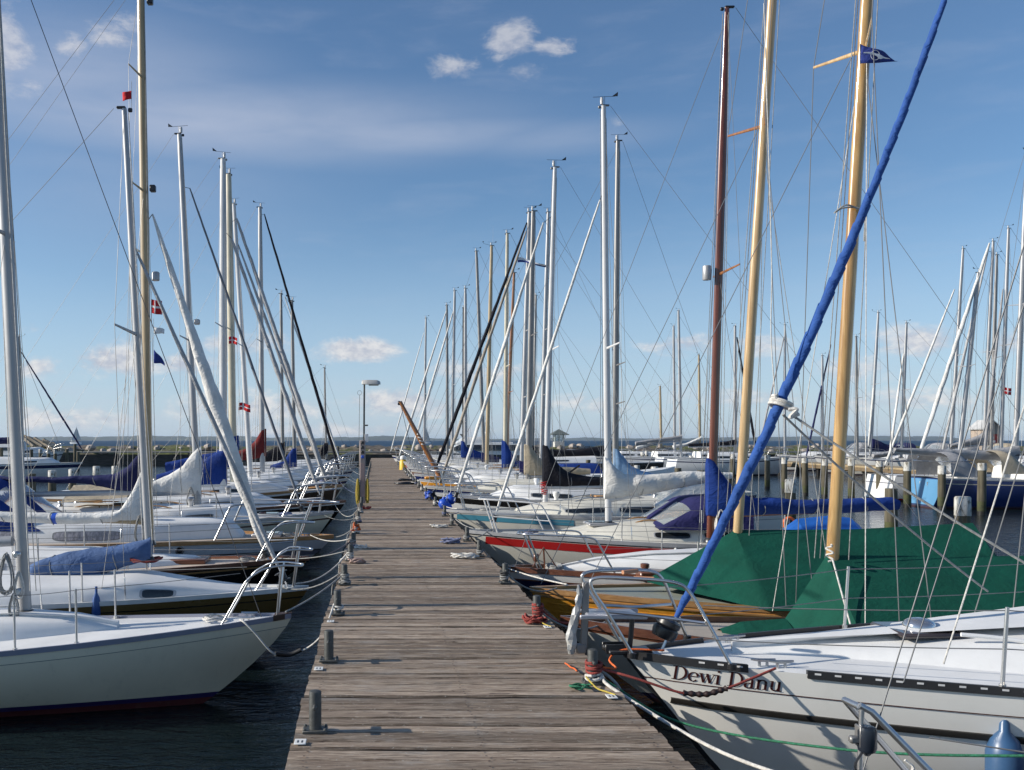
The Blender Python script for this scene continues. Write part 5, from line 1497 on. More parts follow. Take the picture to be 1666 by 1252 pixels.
# --- R7 .. along the right row
FARR = [
    (23.5, (703, 802), 'white sloop with black bow, tall grey mast and light blue sail cover', WHITE, (1001, 800), (1006, 228), ALUD, .13, None, None, None, 0, C_LBLUE, [(998, 728, 778, .07), (1004, 729, 778, .12), (1014, 740, 779, .13), (1026, 757, 780, .13), (1045, 766, 781, .12), (1072, 772, 781, .1)], BLACKP, 8.2, (.25, .36)),
    (27.0, (692, 791), 'white sloop with dark grey mast and beige sail cover tied to a tall hump', CREAM, (859, 794), (868, 343), ALUD, .15, (719, 776), (856, 376), C_BEIF, .05, C_BEIGE, [(853, 722, 772, .08), (860, 722, 774, .14), (868, 732, 774, .15), (878, 744, 773, .15), (905, 758, 772, .13), (960, 762, 772, .1)], NAVY, 9.4, (.3, .55)),
    (30.5, (682, 780), 'orange trimmed double ender with a steeved brown bowsprit and a black furled jib', WHITE, (848, 775), (861, 345), ALU, .125, (711, 757), (857, 362), C_BLACK, .06, C_PURP, [(845, 748, 770, .08), (855, 750, 772, .12), (880, 758, 772, .12), (915, 762, 772, .1)], ORANGEW, 9.6, (.3, .55)),
    (34.0, (673, 771), 'white sloop with a light alloy mast half hidden by a taller white mast', WHITE, (880, 770), (892, 345), ALU, .13, None, None, None, 0, None, None, BLUEP, 9.6, (.3, .55)),
    (37.2, (668, 765), 'white sloop with cream mast wrapped in a tall bright blue cover', CREAM, (821, 773), (825, 380), CREAMS, .14, None, None, None, 0, C_BLUE, [(816, 716, 764, .08), (821, 716, 766, .15), (826, 724, 766, .15), (838, 748, 765, .10), (870, 756, 764, .08)], TRIMW, 9.0, (.45,)),
    (40.5, (664, 760), 'white sloop with reddish brown wooden mast that has a black top', WHITE, (823, 768), (837, 443), BROWNS, .13, None, None, None, 0, None, None, NAVY, 9.0, (.4,)),
    (43.6, (661, 757), 'white sloop with honey brown wooden mast and a tall whip antenna', CREAM, (792, 762), (800, 399), OLDSPAR, .16, None, None, None, 0, None, None, GREYB, 9.4, (.35, .6)),
    (46.6, (658, 754), 'white sloop whose slim pale mast leans towards the pier', WHITE, (788, 756), (775, 408), ALUD, .15, None, None, None, 0, C_NAVY, [(784, 735, 752, .1), (792, 738, 752, .13), (812, 744, 752, .1)], RED, 9.0, (.5,)),
    (49.8, (656, 751), 'white sloop with white mast and small blue cover just right of two white furled jibs', CREAM, (757, 756), (757, 469), ALU, .16, None, None, None, 0, C_BLUE, [(750, 717, 744, .1), (754, 717, 745, .14), (760, 728, 746, .14), (790, 738, 748, .1)], BLUEP, 9.0, (.45,)),
    (53.0, (654, 749), 'white sloop with a plain white furled jib reaching down beside the brown bowsprit', WHITE, (735, 752), (740, 472), ALU, .15, (668, 741), (738, 505), C_WHITE, .07, None, None, NAVY, 9.0, (.45,)),
    (57.0, (651, 747), 'white sloop with grey topped furled jib in front of the dark headland', CREAM, (728, 748), (727, 496), ALUD, .15, (650, 741), (726, 506), C_WHITE, .07, None, None, BOOT, 9.0, (.45,)),
    (63.0, (645, 744), 'low white sloop without a furled sail near the far end of the right row', WHITE, (754, 744), (754, 500), PLASTB, .14, None, None, None, 0, None, None, NAVY, 9.0, (.45,)),
    (70.0, (638, 741), 'last white sloop of the right row, thin mast nearest the pier end', WHITE, (690, 742), (693, 517), ALU, .15, (636, 733), (690, 540), C_SAIL, .05, None, None, BLUEP, 9.0, (.45,)),
]
for (Y, bow, lab, hm, foot, top, mm, mw, fb, ft, fm_, fr, cm, ct, sm, L, spr) in FARR:
    b = Boat(lab, 1, Y, bow, L, 2.7, .95, 1.0, over=.9, yaw=RND.uniform(-.02, .02))
    b.plain_hull(hm, (sm, .06, .20)); b.deck(DECKC if hm is CREAM else DECKW); b.rail(ALU, .03, .03)
    b.cabin([(1.5, .01), (2.1, .26), (5.6, .38)], 1.75, DECKW if hm is not CREAM else DECKC, side=.35, windows=[(2.4, 3.4, .3, .75), (3.7, 5.2, .3, .75)])
    b.mast(foot, top, mm, mw, spr, .5, halyards=2 if Y < 45 else 1, wr=.0045 if Y < 35 else .006, ant='antenna' in lab)
    if fb: b.furl(fb, ft, fr, fm_, seed=Y, nn=40, to_mast=b.mat_(.97))
    else: b.stay((bow[0] + 4, bow[1] + 1), None, .0045 if Y < 35 else .006, WIRE)
    if cm: b.boom((foot[0] + 2, ct[2][2] + 1), (foot[0] + 110 * 23 / Y, ct[-1][2] + 1), ALU, .05); b.cover_px(ct, cm, seed=Y)
    b.pulpit(1.2, .6, .0, legx=.35); b.guard([2.3, 3.6, 5.0], .58, wr=.004)
    if Y < 42: b.clutter(Y % 2 > 1, 1.2, int(Y))
    if Y == 23.5:
        q = MB(); q.tube([(b.over * u ** b.exp + .02, 0, b.zb * (1 - u) + .02) for u in (0, .3, .6, .95)], .07, 8); q.build('bow_guard', C_BLACK, b.root)
    if Y == 30.5:
        x, z = b.loc(717, 778); x2, z2 = b.loc(651, 653)
        q = MB(); q.tube([(x, 0, z), (lerp(x, x2, .5), 0, lerp(z, z2, .5)), (x2, 0, z2)], [.085, .08, .06], 10); bo = q.build('bowsprit', BROWNS, b.root)
        q = MB(); q.tube([(x2, 0, z2 - .03), (x2 + .35, .0, z2 - 1.5)], .008, 5); q.box((x2 - .03, 0, z2 - .05), (.10, .06, .14), bev=.02); q.build('bobstay', PLASTB, bo)
        q = MB(); q.tube(smooth_path([(lerp(x, x2, .42 + .012 * i) + .05 * math.sin(i * 1.7), .09 * math.cos(i * 1.7), lerp(z, z2, .42 + .012 * i)) for i in range(14)], 3), .022, 6); q.build('lashing', ROPEW, bo)
        q = MB(); q.box((.45, 0, b.zb + .06), (.55, .34, .10), bev=.03); q.build('bow_platform', ORANGEW, b.root)
    RIGHT.append(b)
# ================================================================ mooring piles, second pier and the boats beyond
PILEW = wood('weathered pile timber', (.05, .045, .03), (.16, .14, .095), .9, 0, 'z', .5, .5)
PILEG = mat('algae green pile foot', (.055, .06, .022), .8, 0, .4, 5, .3, 30)
PILEWET = mat('wet black pile foot', (.015, .013, .010), .5, 0, .3, 5)
_m, _nt, _p, _co = principled('flaking white pile paint')
_n1 = _nt.noise(_nt.scalevec(_co, (3, 3, 1.1)), 5, 6, .7, .4); _n2 = _nt.noise(_co, 1.7, 3)
_c = _nt.mix(_nt.mapr(_n2, .35, .65), (.42, .41, .37, 1), (.64, .63, .59, 1))
_nt.l.new(_nt.mix(_nt.mapr(_n1, .50, .60, 0, .9), _c, (.13, .115, .085, 1)), _p.inputs['Base Color']); _p.inputs['Roughness'].default_value = .8
PILECAP = _m


def pile(label, X, Y, top, r, cap=True, group=None, lean=0.0, capfrac=.42):
    t = thing('mooring_pile', label, 'mooring pile', (X, Y, 0), 0, group)
    n = 14; sd_ = X * 3 + Y

    def ring(z, rr_): return [(rr_ * (1 + .07 * mn.noise(Vector((math.cos(2 * PI * j / n) * 1.6, math.sin(2 * PI * j / n) * 1.6 + sd_, z * 1.2)))) * math.cos(2 * PI * j / n) + lean * z, rr_ * math.sin(2 * PI * j / n), z) for j in range(n)]
    zc = max(.3, top - capfrac) if cap else top
    q = MB(); q.grid([ring(z, r * 1.01) for z in (-1.2, 0, .12)], cv=True); q.build('wet_foot', PILEWET, t)
    q = MB(); q.grid([ring(z, r) for z in (.12, .3, .45)], cv=True); q.build('algae_band', PILEG, t)
    q = MB(); rows = [ring(z, r * (1 - .03 * i)) for i, z in enumerate((.45, lerp(.45, zc, .5), zc))]; q.grid(rows, cv=True); q.ngon(rows[-1]); q.build('shaft', PILEW, t)
    if cap:
        q = MB(); rows = [ring(zc - .004, r * .97), ring(zc, r * 1.02), ring(top - .03, r * 1.0), ring(top, r * .88)]; q.grid(rows, cv=True); q.ngon(rows[-1]); q.build('painted_top', PILECAP, t)
    return t


g1 = 'piles behind the right hand boats'; g2 = 'piles off the second pier'; g3 = 'piles behind the left hand boats'; g4 = 'far left piles'
lst = [(20.4, 954, .165, True), (23.2, 838, .15, False), (28.9, 674, .165, True), (34.0, 574, .15, False), (37.0, 528, .15, False), (39.7, 491, .15, False), (43.0, 453, .17, True), (46.3, 424, .15, True), (49.5, 398, .15, False), (53.0, 376, .15, True), (58, 345, .15, False)]
for i, (Y, dx, r, cap) in enumerate(lst):
    pile(f'{"stout white topped" if cap else "stout bare brown"} pile, {ORD[i]} from the front behind the right hand boats', dx * Y / F, Y, 1.27 + RND.uniform(-.04, .04), r, cap, g1)
lst = [(1597, 753, 31.0), (1532, 757, 33.4), (1476, 751, 34.6), (1431, 749.5, 38.8), (1385, 745.6, 39.3), (1341.5, 746, 40.6), (1310, 745, 42.0), (1276, 744, 45.5), (1248.5, 740, 47.5), (1192, 738.6, 62.0), (1170, 737, 70.0), (1124, 741, 73.0), (1109, 737, 76.0), (1076.5, 736, 79), (1052, 733, 82), (1045, 735, 80), (1025, 732, 84)]
for i, (px, py, Y) in enumerate(lst):
    p_ = W(px, py, Y); pile(f'slender green footed pile, {ORD[i]} from the front in the row off the second pier', p_.x, Y, p_.z, .135 if Y < 60 else .15, True, g2, RND.uniform(-.01, .012), RND.uniform(.22, .40))
lst = [(-610, 32.0, .15, False), (-560, 34.5, .15, False), (-527, 37.0, .165, True), (-494, 39.5, .165, True), (-455, 42.9, .165, True), (-425, 46.0, .16, True), (-396, 49.5, .16, True), (-372, 53, .16, True)]
for i, (dx, Y, r, cap) in enumerate(lst):
    pile(f'{"thick white topped" if cap else "thick bare brown"} pile, {ORD[i]} from the front behind the left hand boats', dx * Y / F, Y, 1.26 + RND.uniform(-.05, .05), r, cap, g3)
lst = [(51, 731, 66.0), (66, 730, 65.0), (79, 731, 66.5), (90, 731, 68), (109, 730, 72.0), (122, 722, 78), (127, 735, 77), (2, 728, 60)]
for i, (px, py, Y) in enumerate(lst):
    p_ = W(px, py, Y); pile(f'thin tall pile, {ORD[i]} in the cluster beside the far left motorboat', p_.x, Y, p_.z, .13, i in (1, 2, 3), g4, 0, .3)


def second_pier():
    t = thing('side_pier', 'second wooden pier standing on dark legs across the water at right', 'pier', (31.0, 0, 0))
    pl = wood('ochre pier boards', (.26, .19, .10), (.42, .33, .20), .85, 0, 'x', .6, .3)
    q = MB(); q.box((0, 66, .86), (2.0, 50, .10), bev=.01); q.build('decking', pl, t)
    q = MB(); q.box((-.93, 66, .70), (.12, 50, .22)); q.box((.93, 66, .70), (.12, 50, .22)); q.build('edge_beam', wood('brown edge beam', (.10, .07, .04), (.22, .16, .09), .85, 0, 'x', .5), t)
    y = 42
    while y < 91:
        q = MB()
        for x in (-.8, .8): q.lathe([(.12, -1), (.12, .60)], (x, y, 0), 10)
        q.box((0, y, .56), (1.9, .16, .14)); q.build('trestle', PILEWET, t)
        y += 3.0


second_pier()


def bg(label, side, Y, X, L=9.5, B=3.0, hull=WHITE, stripe=None, zb=1.25, zm=1.0, foot=None, top=None, m=ALU, w=.18, furl=None, fm_=None, cover=None, cm=None, hood=None, ant=False, cab=True, over=.9, spread=(.5,), fr=.09):
    """boat moored at the second pier; X = bow position"""
    b = Boat(label, side, Y, (VX + X * F / Y, VY + (CZ - zb) * F / Y), L, B, zm, zm + .05, over=over, tr=.72, so=-.25)
    b.plain_hull(hull, stripe or (NAVY, .12, .2)); b.deck(DECKW); b.rail(ALU, .03, .03)
    if cab: b.cabin([(1.8, .02), (2.6, .32), (L * .62, .46), (L * .66, .46)], 2.0, DECKW, side=.35, windows=[(2.9, 4.0, .3, .75), (4.2, 5.6, .3, .75)])
    if foot:
        b.mast(foot, top, m, w, spread, .6, halyards=1, wr=.007, ant=ant)
        if furl: b.furl(furl[0], furl[1], fr, fm_ or C_SAIL, seed=Y, nn=36)
        else:
            q = MB(); q.tube([(.15, 0, zb), b.mat_(.97)], .008, 5); q.build('forestay', WIRE, b.root)
        if cover: b.cover_px(cover, cm or C_GREY, w=.16, seed=Y); q = MB(); x, z = b.loc(cover[0][0], cover[0][2] + 1); x2, z2 = b.loc(cover[-1][0], cover[-1][2] + 1); q.tube([(x, 0, z), (x2, 0, z2)], .06, 8); q.build('boom', ALU, b.root)
    if hood: b.hood(hood[0], hood[1], hood[2], 2.2, hood[3], z=zm + .35)
    b.pulpit(1.4, .62, .0, legx=.4)
    q = MB(); zt = zm + .05                                            # pushpit round the stern
    q.tube(smooth_path([(L - 1.1, B * .40, zt), (L - 1.0, B * .41, zt + .6), (L - .1, B * .33, zt + .62), (L - .05, 0, zt + .62), (L - .1, -B * .33, zt + .62), (L - 1.0, -B * .41, zt + .6), (L - 1.1, -B * .40, zt)], 4), .016, 6); q.build('pushpit', STEEL, b.root)
    b.guard([2.6, 4.2, 5.8], .6, wr=.005)
    return b


# sterns towards us, bows on the second pier
b = bg('dark blue sloop with pale blue transom and grey sprayhood, moored stern out at the right', -1, 34.6, 29.9, 9.3, 3.1, BLUEP, (mat('gold cove line', (.45, .40, .3), .5), .16, .19), 1.35, 1.05, (1652, 740), (1672, 250), ALU, .18, None, None, [(1655, 724, 748), (1600, 733, 748), (1500, 729, 740), (1454, 728, 734)], C_GREY)
q = MB(); L = b.L; rows = []
for z in (1.06, .9, .6, .3, .12):
    qv = 1 - z / b.zsh(1); y = b.yq(1, qv) - .01; rows.append([(b.xq(1, qv) + .012, u * y, z) for u in (-1, -.5, 0, .5, 1)])
q.grid(rows); q.build('transom', SKYB, b.root)
q = MB(); q.tube([(L - .02 + .05, -.25, .95), (L + .06, -.25, .55), (L + .06, .25, .55), (L + .05, .25, .95)], .03, 8); q.build('stern_ladder', STEEL, b.root)
b.hood(5.9, 7.1, .85, 2.0, C_BEIGE, z=1.3); b.hood(7.7, 9.0, .9, 2.2, C_GREY, z=1.2)
q = MB(); q.box((b.L - .9, .5, 1.45), (.3, .25, .75), bev=.06); q.build('stern_locker', DECKW, b.root)
b = bg('white sloop with rounded white stern and thin red waterline, left of the blue sloop', -1, 38.7, 29.9, 8.7, 3.0, WHITE, (BOOT, .30, .33), 1.3, 1.0, (1560, 748), (1592, 443), ALU, .16, ((1497, 735), (1610, 395)), C_WHITE, None, None)
b.strip(RED, .93, .985, .9, 8.5)
b.hood(5.2, 7.0, .9, 2.2, C_GREY, z=1.25)
bg('white cruiser lying broadside beyond the slender piles, windows along its cabin', -1, 73.5, 31.2, 8.6, 3.0, WHITE, None, 1.35, 1.1, (1108, 745), (1104, 505), ALU, .2, None, None, [(1109, 706, 716), (1100, 709, 716), (1060, 714, 720), (1034, 718, 723)], C_GREY)
bg('white cruiser behind the mahogany mast with dark tent over its cockpit', -1, 66.0, 29.6, 8.4, 3.0, WHITE, None, 1.35, 1.1, (1196, 742), (1196, 530), ALU, .2, ((1232, 742), (1199, 548)), C_BLACK, [(1197, 714, 724), (1180, 718, 724), (1130, 721, 726), (1120, 722, 726)], C_BLACK)
bg('white sloop farthest out before the jetty wall, slim mast with drooping grey sail', -1, 79.0, 29.4, 8.4, 3.0, WHITE, None, 1.3, 1.05, (1098, 745), (1096, 530), ALU, .2)
bg('cream masted old sloop moored near the jetty wall with drooping white sail', -1, 84.0, 27.5, 8.2, 2.8, CREAM, None, 1.25, 1.0, (1139, 740), (1137, 577), OLDSPAR, .2, None, None, [(1140, 709, 716), (1136, 712, 718), (1115, 721, 726), (1095, 724, 728)], C_SAIL)
bg('small sloop with brown mast and gaff sail near the beacon hut', -1, 87.0, 25.6, 7.5, 2.6, WHITE, None, 1.2, .95, (1076, 738), (1074, 628), OLDSPAR, .2, None, None, [(1077, 712, 718), (1073, 714, 719), (1050, 722, 727), (1035, 726, 730)], C_SAIL)
# beyond the second pier, bows towards it
LAB2 = [
    (76.0, 33.0, (1277, 742), (1277, 528), ALU, ((1232, 740), (1276, 546)), C_GREY, None, None, 'white sloop beyond the second pier, its mast seen between spruce mast and furled jib'),
    (70.0, 33.2, (1338, 745), (1338, 578), ALU, ((1312, 742), (1352, 560)), C_NAVY, None, None, 'white sloop beyond the second pier with dark furled jib left of the spruce mast'),
    (66.0, 33.4, (1395, 748), (1393, 547), ALUD, None, None, None, None, 'white sloop beyond the second pier with a dull mast just right of the spruce mast'),
    (62.5, 33.0, (1416, 742), (1429, 508), ALU, ((1413, 725), (1428, 560)), C_WHITE, [(1418, 713, 733), (1424, 714, 733), (1440, 722, 734), (1478, 727, 734)], C_NAVY, 'white sloop beyond the second pier with a navy cover peaked at its mast'),
    (59.0, 33.2, (1466, 744), (1475, 525), ALU, ((1446, 752), (1470, 575)), C_SAIL, [(1466, 727, 736), (1440, 735, 742), (1420, 738, 744)], C_GREY, 'white sloop beyond the second pier with untidy grey sail on its boom'),
    (54.0, 33.2, (1546, 752), (1567, 404), ALU, ((1440, 756), (1553, 470)), C_WHITE, None, None, 'white sloop beyond the second pier whose long white furled jib crosses open sky'),
    (51.0, 33.0, (1600, 752), (1616, 392), ALU, ((1533, 735), (1609, 400)), C_GREYF, [(1600, 703, 722), (1592, 708, 722), (1570, 716, 725), (1545, 722, 728)], C_GREY, 'white sloop beyond the second pier with thick twin looking masts and grey sail heap'),
    (52.5, 34.6, (1612, 750), (1622, 414), ALUD, None, None, None, None, 'white sloop beyond the second pier showing a plain mast right beside a taller one'),
    (49.5, 33.0, (1628, 752), (1641, 371), ALU, ((1600, 748), (1632, 470)), C_GREY, None, None, 'white sloop beyond the second pier carrying the tallest mast near the right edge'),
    (46.0, 33.4, None, None, ALU, None, None, None, None, 'low white sloop beyond the second pier without visible mast at the right edge'),
]
for (Y, X, foot, top, m_, fu, fmm, cov, cmm, lab) in LAB2:
    b = bg(lab, 1, Y, X, 9.2, 3.0, RND.choice((WHITE, CREAM, WHITE)), None, 1.35, 1.1, foot, top, m_, .17, fu, fmm, cov, cmm, hood=(5.6, 7.2, .9, RND.choice((C_GREY, C_BEIGE, C_NAVY, C_WHITE))), ant=RND.random() < .3, fr=.075)

# ================================================================ shore hut, beacon, motor yacht, far left craft
t = thing('beacon_hut', 'little glazed beacon hut with pyramid roof on the jetty', 'hut', tuple(W(909, 727, 96)))
hm = mat('grey green painted frame', (.24, .28, .26), .6, 0, .1, 2); k = F / 96
q = MB(); q.box((0, 0, .28), (1.0, 1.0, .56), bev=.02); q.build('base', mat('pale render', (.55, .54, .50), .8), t)
for sx in (-1, 0, 1):
    for sy in (-1, 1):
        q = MB(); q.box((sx * .44, sy * .44, .56 + .36), (.07, .07, .72)); q.build('post', hm, t)
q = MB(); q.box((0, 0, .92), (.82, .82, .66)); q.build('glazing', clear('hut glazing', (.8, .85, .85)), t)
q = MB(); rows = [[(-.92, -.92, 1.26), (.92, -.92, 1.26), (.92, .92, 1.26), (-.92, .92, 1.26)], [(-.92, -.92, 1.31), (.92, -.92, 1.31), (.92, .92, 1.31), (-.92, .92, 1.31)], [(-.04, -.04, 1.86), (.04, -.04, 1.86), (.04, .04, 1.86), (-.04, .04, 1.86)]]
q.grid(rows, cv=True); q.ngon(rows[0][::-1]); q.ngon(rows[-1]); q.build('roof', mat('dull green roof', (.12, .14, .13), .6), t)

t = thing('wooden_hut', 'small gabled wooden hut with red panel standing beyond the right hand boats', 'hut', tuple(W(1603, 733, 72)))
q = MB(); q.box((0, 0, .9), (1.3, 1.6, 1.8)); q.ngon([(-.65, -.8, 1.8), (.65, -.8, 1.8), (0, -.8, 2.35)]); q.ngon([(.65, .8, 1.8), (-.65, .8, 1.8), (0, .8, 2.35)]); q.build('wall', wood('silvered boards', (.30, .24, .19), (.42, .35, .29), .85, 0, 'z', .3), t)
q = MB()
for sg in (-1, 1): q.grid([[(0, -.95, 2.42), (0, .95, 2.42)], [(sg * .82, -.95, 1.70), (sg * .82, .95, 1.70)]]); q.grid([[(0, -.95, 2.36), (0, .95, 2.36)], [(sg * .82, -.95, 1.64), (sg * .82, .95, 1.64)]]); q.grid([[(0, -.95, 2.42), (sg * .82, -.95, 1.70)], [(0, -.95, 2.36), (sg * .82, -.95, 1.64)]])
q.build('roof', mat('pale metal roof', (.50, .50, .49), .5), t)
q = MB(); q.box((.18, -.82, .75), (.55, .04, 1.1), bev=.01); o = q.build('red_panel', mat('red panel paint', (.5, .05, .04), .5), t)
q = MB()
for k_ in range(3): q.box((.02 + .12 * (k_ % 2), -.845, .45 + .28 * k_), (.16, .02, .17))
q.build('panel_mark', mat('white mark', (.7, .7, .7), .5), o)

t = thing('motor_yacht', 'dark windowed white motor yacht with flybridge at the far end of right row', 'motor yacht', (7.2, 80, 0))
def loft(name, secs, m, par):
    q = MB(); rows = []
    for x, w, z0, z1 in secs: rows.append([(x, -w, z0), (x, -w * 1.0, lerp(z0, z1, .6)), (x, -w * .9, z1), (x, w * .9, z1), (x, w, lerp(z0, z1, .6)), (x, w, z0)])
    q.grid(rows, cv=False); q.ngon(rows[0]); q.ngon(rows[-1][::-1]); return q.build(name, m, par, 35)
loft('hull', [(-2.7, .05, .9, 1.55), (-2.0, 1.0, .2, 1.5), (0, 1.6, -.2, 1.35), (4, 1.7, -.2, 1.25), (6.5, 1.6, -.2, 1.2)], BLACKP, t)
cb = loft('cabin', [(-1.2, 1.1, 1.3, 1.42), (-.2, 1.3, 1.3, 2.15), (.1, 1.3, 1.3, 2.2), (5.6, 1.35, 1.2, 2.2)], WHITE, t)
loft('window_band', [(-.55, 1.33, 1.62, 1.9), (-.1, 1.36, 1.62, 2.12), (5.5, 1.40, 1.62, 2.12)], GLASS, cb)
loft('flybridge', [(-.3, 1.0, 2.2, 2.3), (.3, 1.05, 2.2, 2.75), (2.0, 1.1, 2.2, 2.85), (2.1, 1.1, 2.2, 2.4), (4.5, 1.1, 2.2, 2.35)], WHITE, t)
q = MB(); q.grid([[(.4, -.8, 2.72), (.4, .8, 2.72)], [(.1, -.75, 3.05), (.1, .75, 3.05)], [(.12, -.75, 3.07), (.12, .75, 3.07)], [(.45, -.8, 2.74), (.45, .8, 2.74)]]); q.build('wind_screen', GLASS, t)
q = MB(); q.tube(smooth_path([(2.6, -1, 2.3), (2.3, -.95, 3.0), (2.2, 0, 3.2), (2.3, .95, 3.0), (2.6, 1, 2.3)], 4), .05, 6); q.build('radar_arch', WHITE, t)

t = thing('motorboat', 'open motorboat with beige canvas skirt and blue cover behind the right hand masts', 'motorboat', (8.6, 42, 0))
loft('hull', [(-.4, .5, .3, 1.05), (.5, 1.0, -.1, 1.0), (3, 1.1, -.1, 1.05), (4.3, .7, .1, 1.2), (5.0, .05, .7, 1.32)], DECKW, t)
loft('canvas_skirt', [(-.3, 1.06, .35, .8), (.6, 1.1, .2, .82), (3.2, 1.16, .2, .85), (4.3, .75, .5, .95)], C_BEIGE, t)
loft('cockpit_cover', [(-.4, .7, 1.0, 1.2), (-.2, .8, 1.0, 1.42), (1.3, .85, 1.0, 1.45), (1.5, .8, 1.0, 1.2)], C_BLUE, t)
q = MB(); q.box((-.7, 0, .95), (.35, .35, .55), bev=.08); q.build('outboard', PLASTB, t)
b = Boat('long black canvas covered yacht lying behind the beacon hut', 1, 62, (820, 752), 10.5, 3.0, 1.0, over=.9); b.plain_hull(BLACKP); b.deck(DECKW); b.rail(ALU, .03, .03); b.cabin([(1.8, .02), (2.5, .3), (6, .4)], 1.8, DECKW, windows=[(2.8, 4.2, .3, .7)])
b.cover_px([(862, 723, 735, .2), (890, 730, 741, .3), (930, 732, 742, .3), (960, 728, 742, .3), (985, 724, 742, .3)], C_BLACK, seed=77, wr=.06); b.mast((866, 745), (872, 480), ALUD, .16, (.5,), .5, halyards=1, wr=.007)

b = Boat('white motor sailer with cabin rails lying behind the thin far left piles', -1, 72, (104, 733), 6.6, 2.6, 1.35, over=.9, tr=.8); b.plain_hull(WHITE, (NAVY, .25, .34)); b.deck(DECKW); b.rail(ALU, .03, .03)
b.cabin([(1.2, .02), (1.9, .45), (3.2, .5), (3.3, .95), (5.2, .95)], 2.0, DECKW, side=.3, windows=[(2.2, 3.1, .3, .75), (3.6, 5.0, .45, .8)]); b.pulpit(1.2, .6, .0); b.guard([2.2, 3.4, 4.8], .6, wr=.006)
b = Boat('navy and red canvassed sloop at the far left edge with dark furled jib', -1, 58, (135, 752), 9.5, 2.8, 1.0, over=.9); b.plain_hull(WHITE, (NAVY, .1, .3)); b.deck(DECKW); b.rail(ALU, .03, .03); b.cabin([(1.5, .02), (2.1, .3), (5.4, .4)], 1.8, DECKW, windows=[(2.6, 4.0, .3, .7)])
b.mast((38, 742), (30, 548), ALUD, .16, (.5,), .5, halyards=1, wr=.007, ant=True); b.furl((133, 730), (33, 570), .06, C_NAVY, seed=31, nn=30); b.stay((98, 728), (32, 560), .012, WIRED); b.cover_px([(30, 711, 722), (10, 711, 722), (-20, 712, 722)], C_NAVY, w=.16, seed=3)

# stack of timber beyond the far left boats
BEAM = wood('bleached beam timber', (.30, .24, .17), (.50, .42, .32), .9, 0, 'x', .4)
beam0 = None
for i in range(16):
    px = 42 + i * 3.6; Y = 93.8 + (i % 4) * .35; base = W(px, 727 - max(0, (1 - i / 15)) * 12, Y)
    if beam0 is None:
        q = MB(); q.box((0, 0, 0), (2.3, .26, .26), bev=.02); beam0 = q.build('timber_beam', BEAM); o = beam0
    else: o = beam0.copy(); SC.collection.objects.link(o)
    o.location = base; o.rotation_euler = (RND.uniform(-.2, .2), rad(28 + RND.uniform(-8, 8)), RND.uniform(-.4, .2)); o.scale = (RND.uniform(.7, 1.15), 1, 1)
    tag(o, 'bleached squared beam lying in the tumbled stack behind the far left piles', 'beam', 'beams tumbled on the breakwater')

for (px, Y, h, lab) in ((123, 640, 12.5, 'white sail of a yacht far out at sea, at the left'), (692, 720, 13, 'white sail of a yacht far out at sea, right of the lamp post')):
    t = thing('distant_yacht', lab, 'sailing yacht', ((px - VX) * Y / F, Y, 0))
    loft('hull', [(-4, .1, .2, 1.2), (-2, 1.0, -.2, 1.1), (2, 1.3, -.2, 1.0), (4, 1.0, -.1, 1.0)], WHITE, t)
    q = MB(); q.tube([(.4, 0, 1), (.5, 0, h)], [.10, .06], 6); q.build('mast', ALU, t)
    for nm, tri in (('main_sail', [(.6, h - .4), (.6, 2), (4, 2)]), ('jib', [(.3, h - 1.5), (-3.6, 1.3), (1.2, 1.6)])):
        a, b_, c_ = [Vector((x, 0, z)) for x, z in tri]; q = MB(); rows = []
        for i in range(7): 
            u = i / 6; p0, p1 = a.lerp(b_, u), a.lerp(c_, u); rows.append([p0.lerp(p1, v / 4) + Vector((0, .5 * math.sin(PI * v / 4) * u, 0)) for v in range(5)])
        q.grid(rows); o = q.build(nm, C_WHITE, t); md = o.modifiers.new('thickness', 'SOLIDIFY'); md.thickness = .02

# ================================================================ mooring lines, rope heaps, flags, fenders
def bol(side, i):
    return Vector((BXL if side == 'L' else BXR, (BOLL_L if side == 'L' else BOLL_R)[i], PZ))


def at_boat(b, x, y):
    """deck point of a boat in world space; y>0 = side facing the viewer"""
    z = b.deckz(x, 0) + .045
    return Vector((b.x0 + b.side * x, b.Y - y, z))


def moor(label, b, xy, side, i, m=None, drop=.12, turns=2.4, r=.009, z0=.05, mid=None):
    c = bol(side, i); e = at_boat(b, *xy); pts = sag(c + Vector((.04 if side == 'R' else -.04, 0, z0 + .05)), e, drop, 14)
    if mid: pts = smooth_path([pts[0]] + [Vector(p) for p in mid] + [e], 6)
    return rope(label, pts, r, m, wraps=((c.x, c.y), .043, turns, PZ + z0))


# left side
y1 = L1.Y
moor('white mooring line sagging low from nearest white sloop to the third left bollard', L1, (.46, .26), 'L', 2, ROPEW, mid=[W(534, 1010, 8.3), W(522, 1035, 8.4), W(500, 1054, 8.5), W(470, 1065, 8.5), W(444, 1062, 8.42), W(415, 1030, 8.42), W(397, 1012, 8.44)])
q = MB(); q.tube(smooth_path([W(490, 1057, 8.5), W(470, 1065, 8.5), W(448, 1063.5, 8.43)], 8), .021, 9); tag(q.build('rubber_snubber', RUBBER), 'black rubber snubber on the sagging white line of the nearest white sloop', 'snubber')
moor('taut black and white line from nearest white sloop bow to the fourth left bollard', L1, (.06, 0), 'L', 3, ROPEG, .03)
moor('grey line from olive brown sloop to the fourth left bollard', L2, (.35, .1), 'L', 3, ROPEG, .10, z0=.09)
moor('pale line from olive brown sloop to the fifth left bollard', L2, (.15, -.08), 'L', 4, ROPEW, .10)
moor('grey line from black hulled classic yacht to the fifth left bollard', L3, (.5, .1), 'L', 4, ROPEG, .05, z0=.09, r=.007)
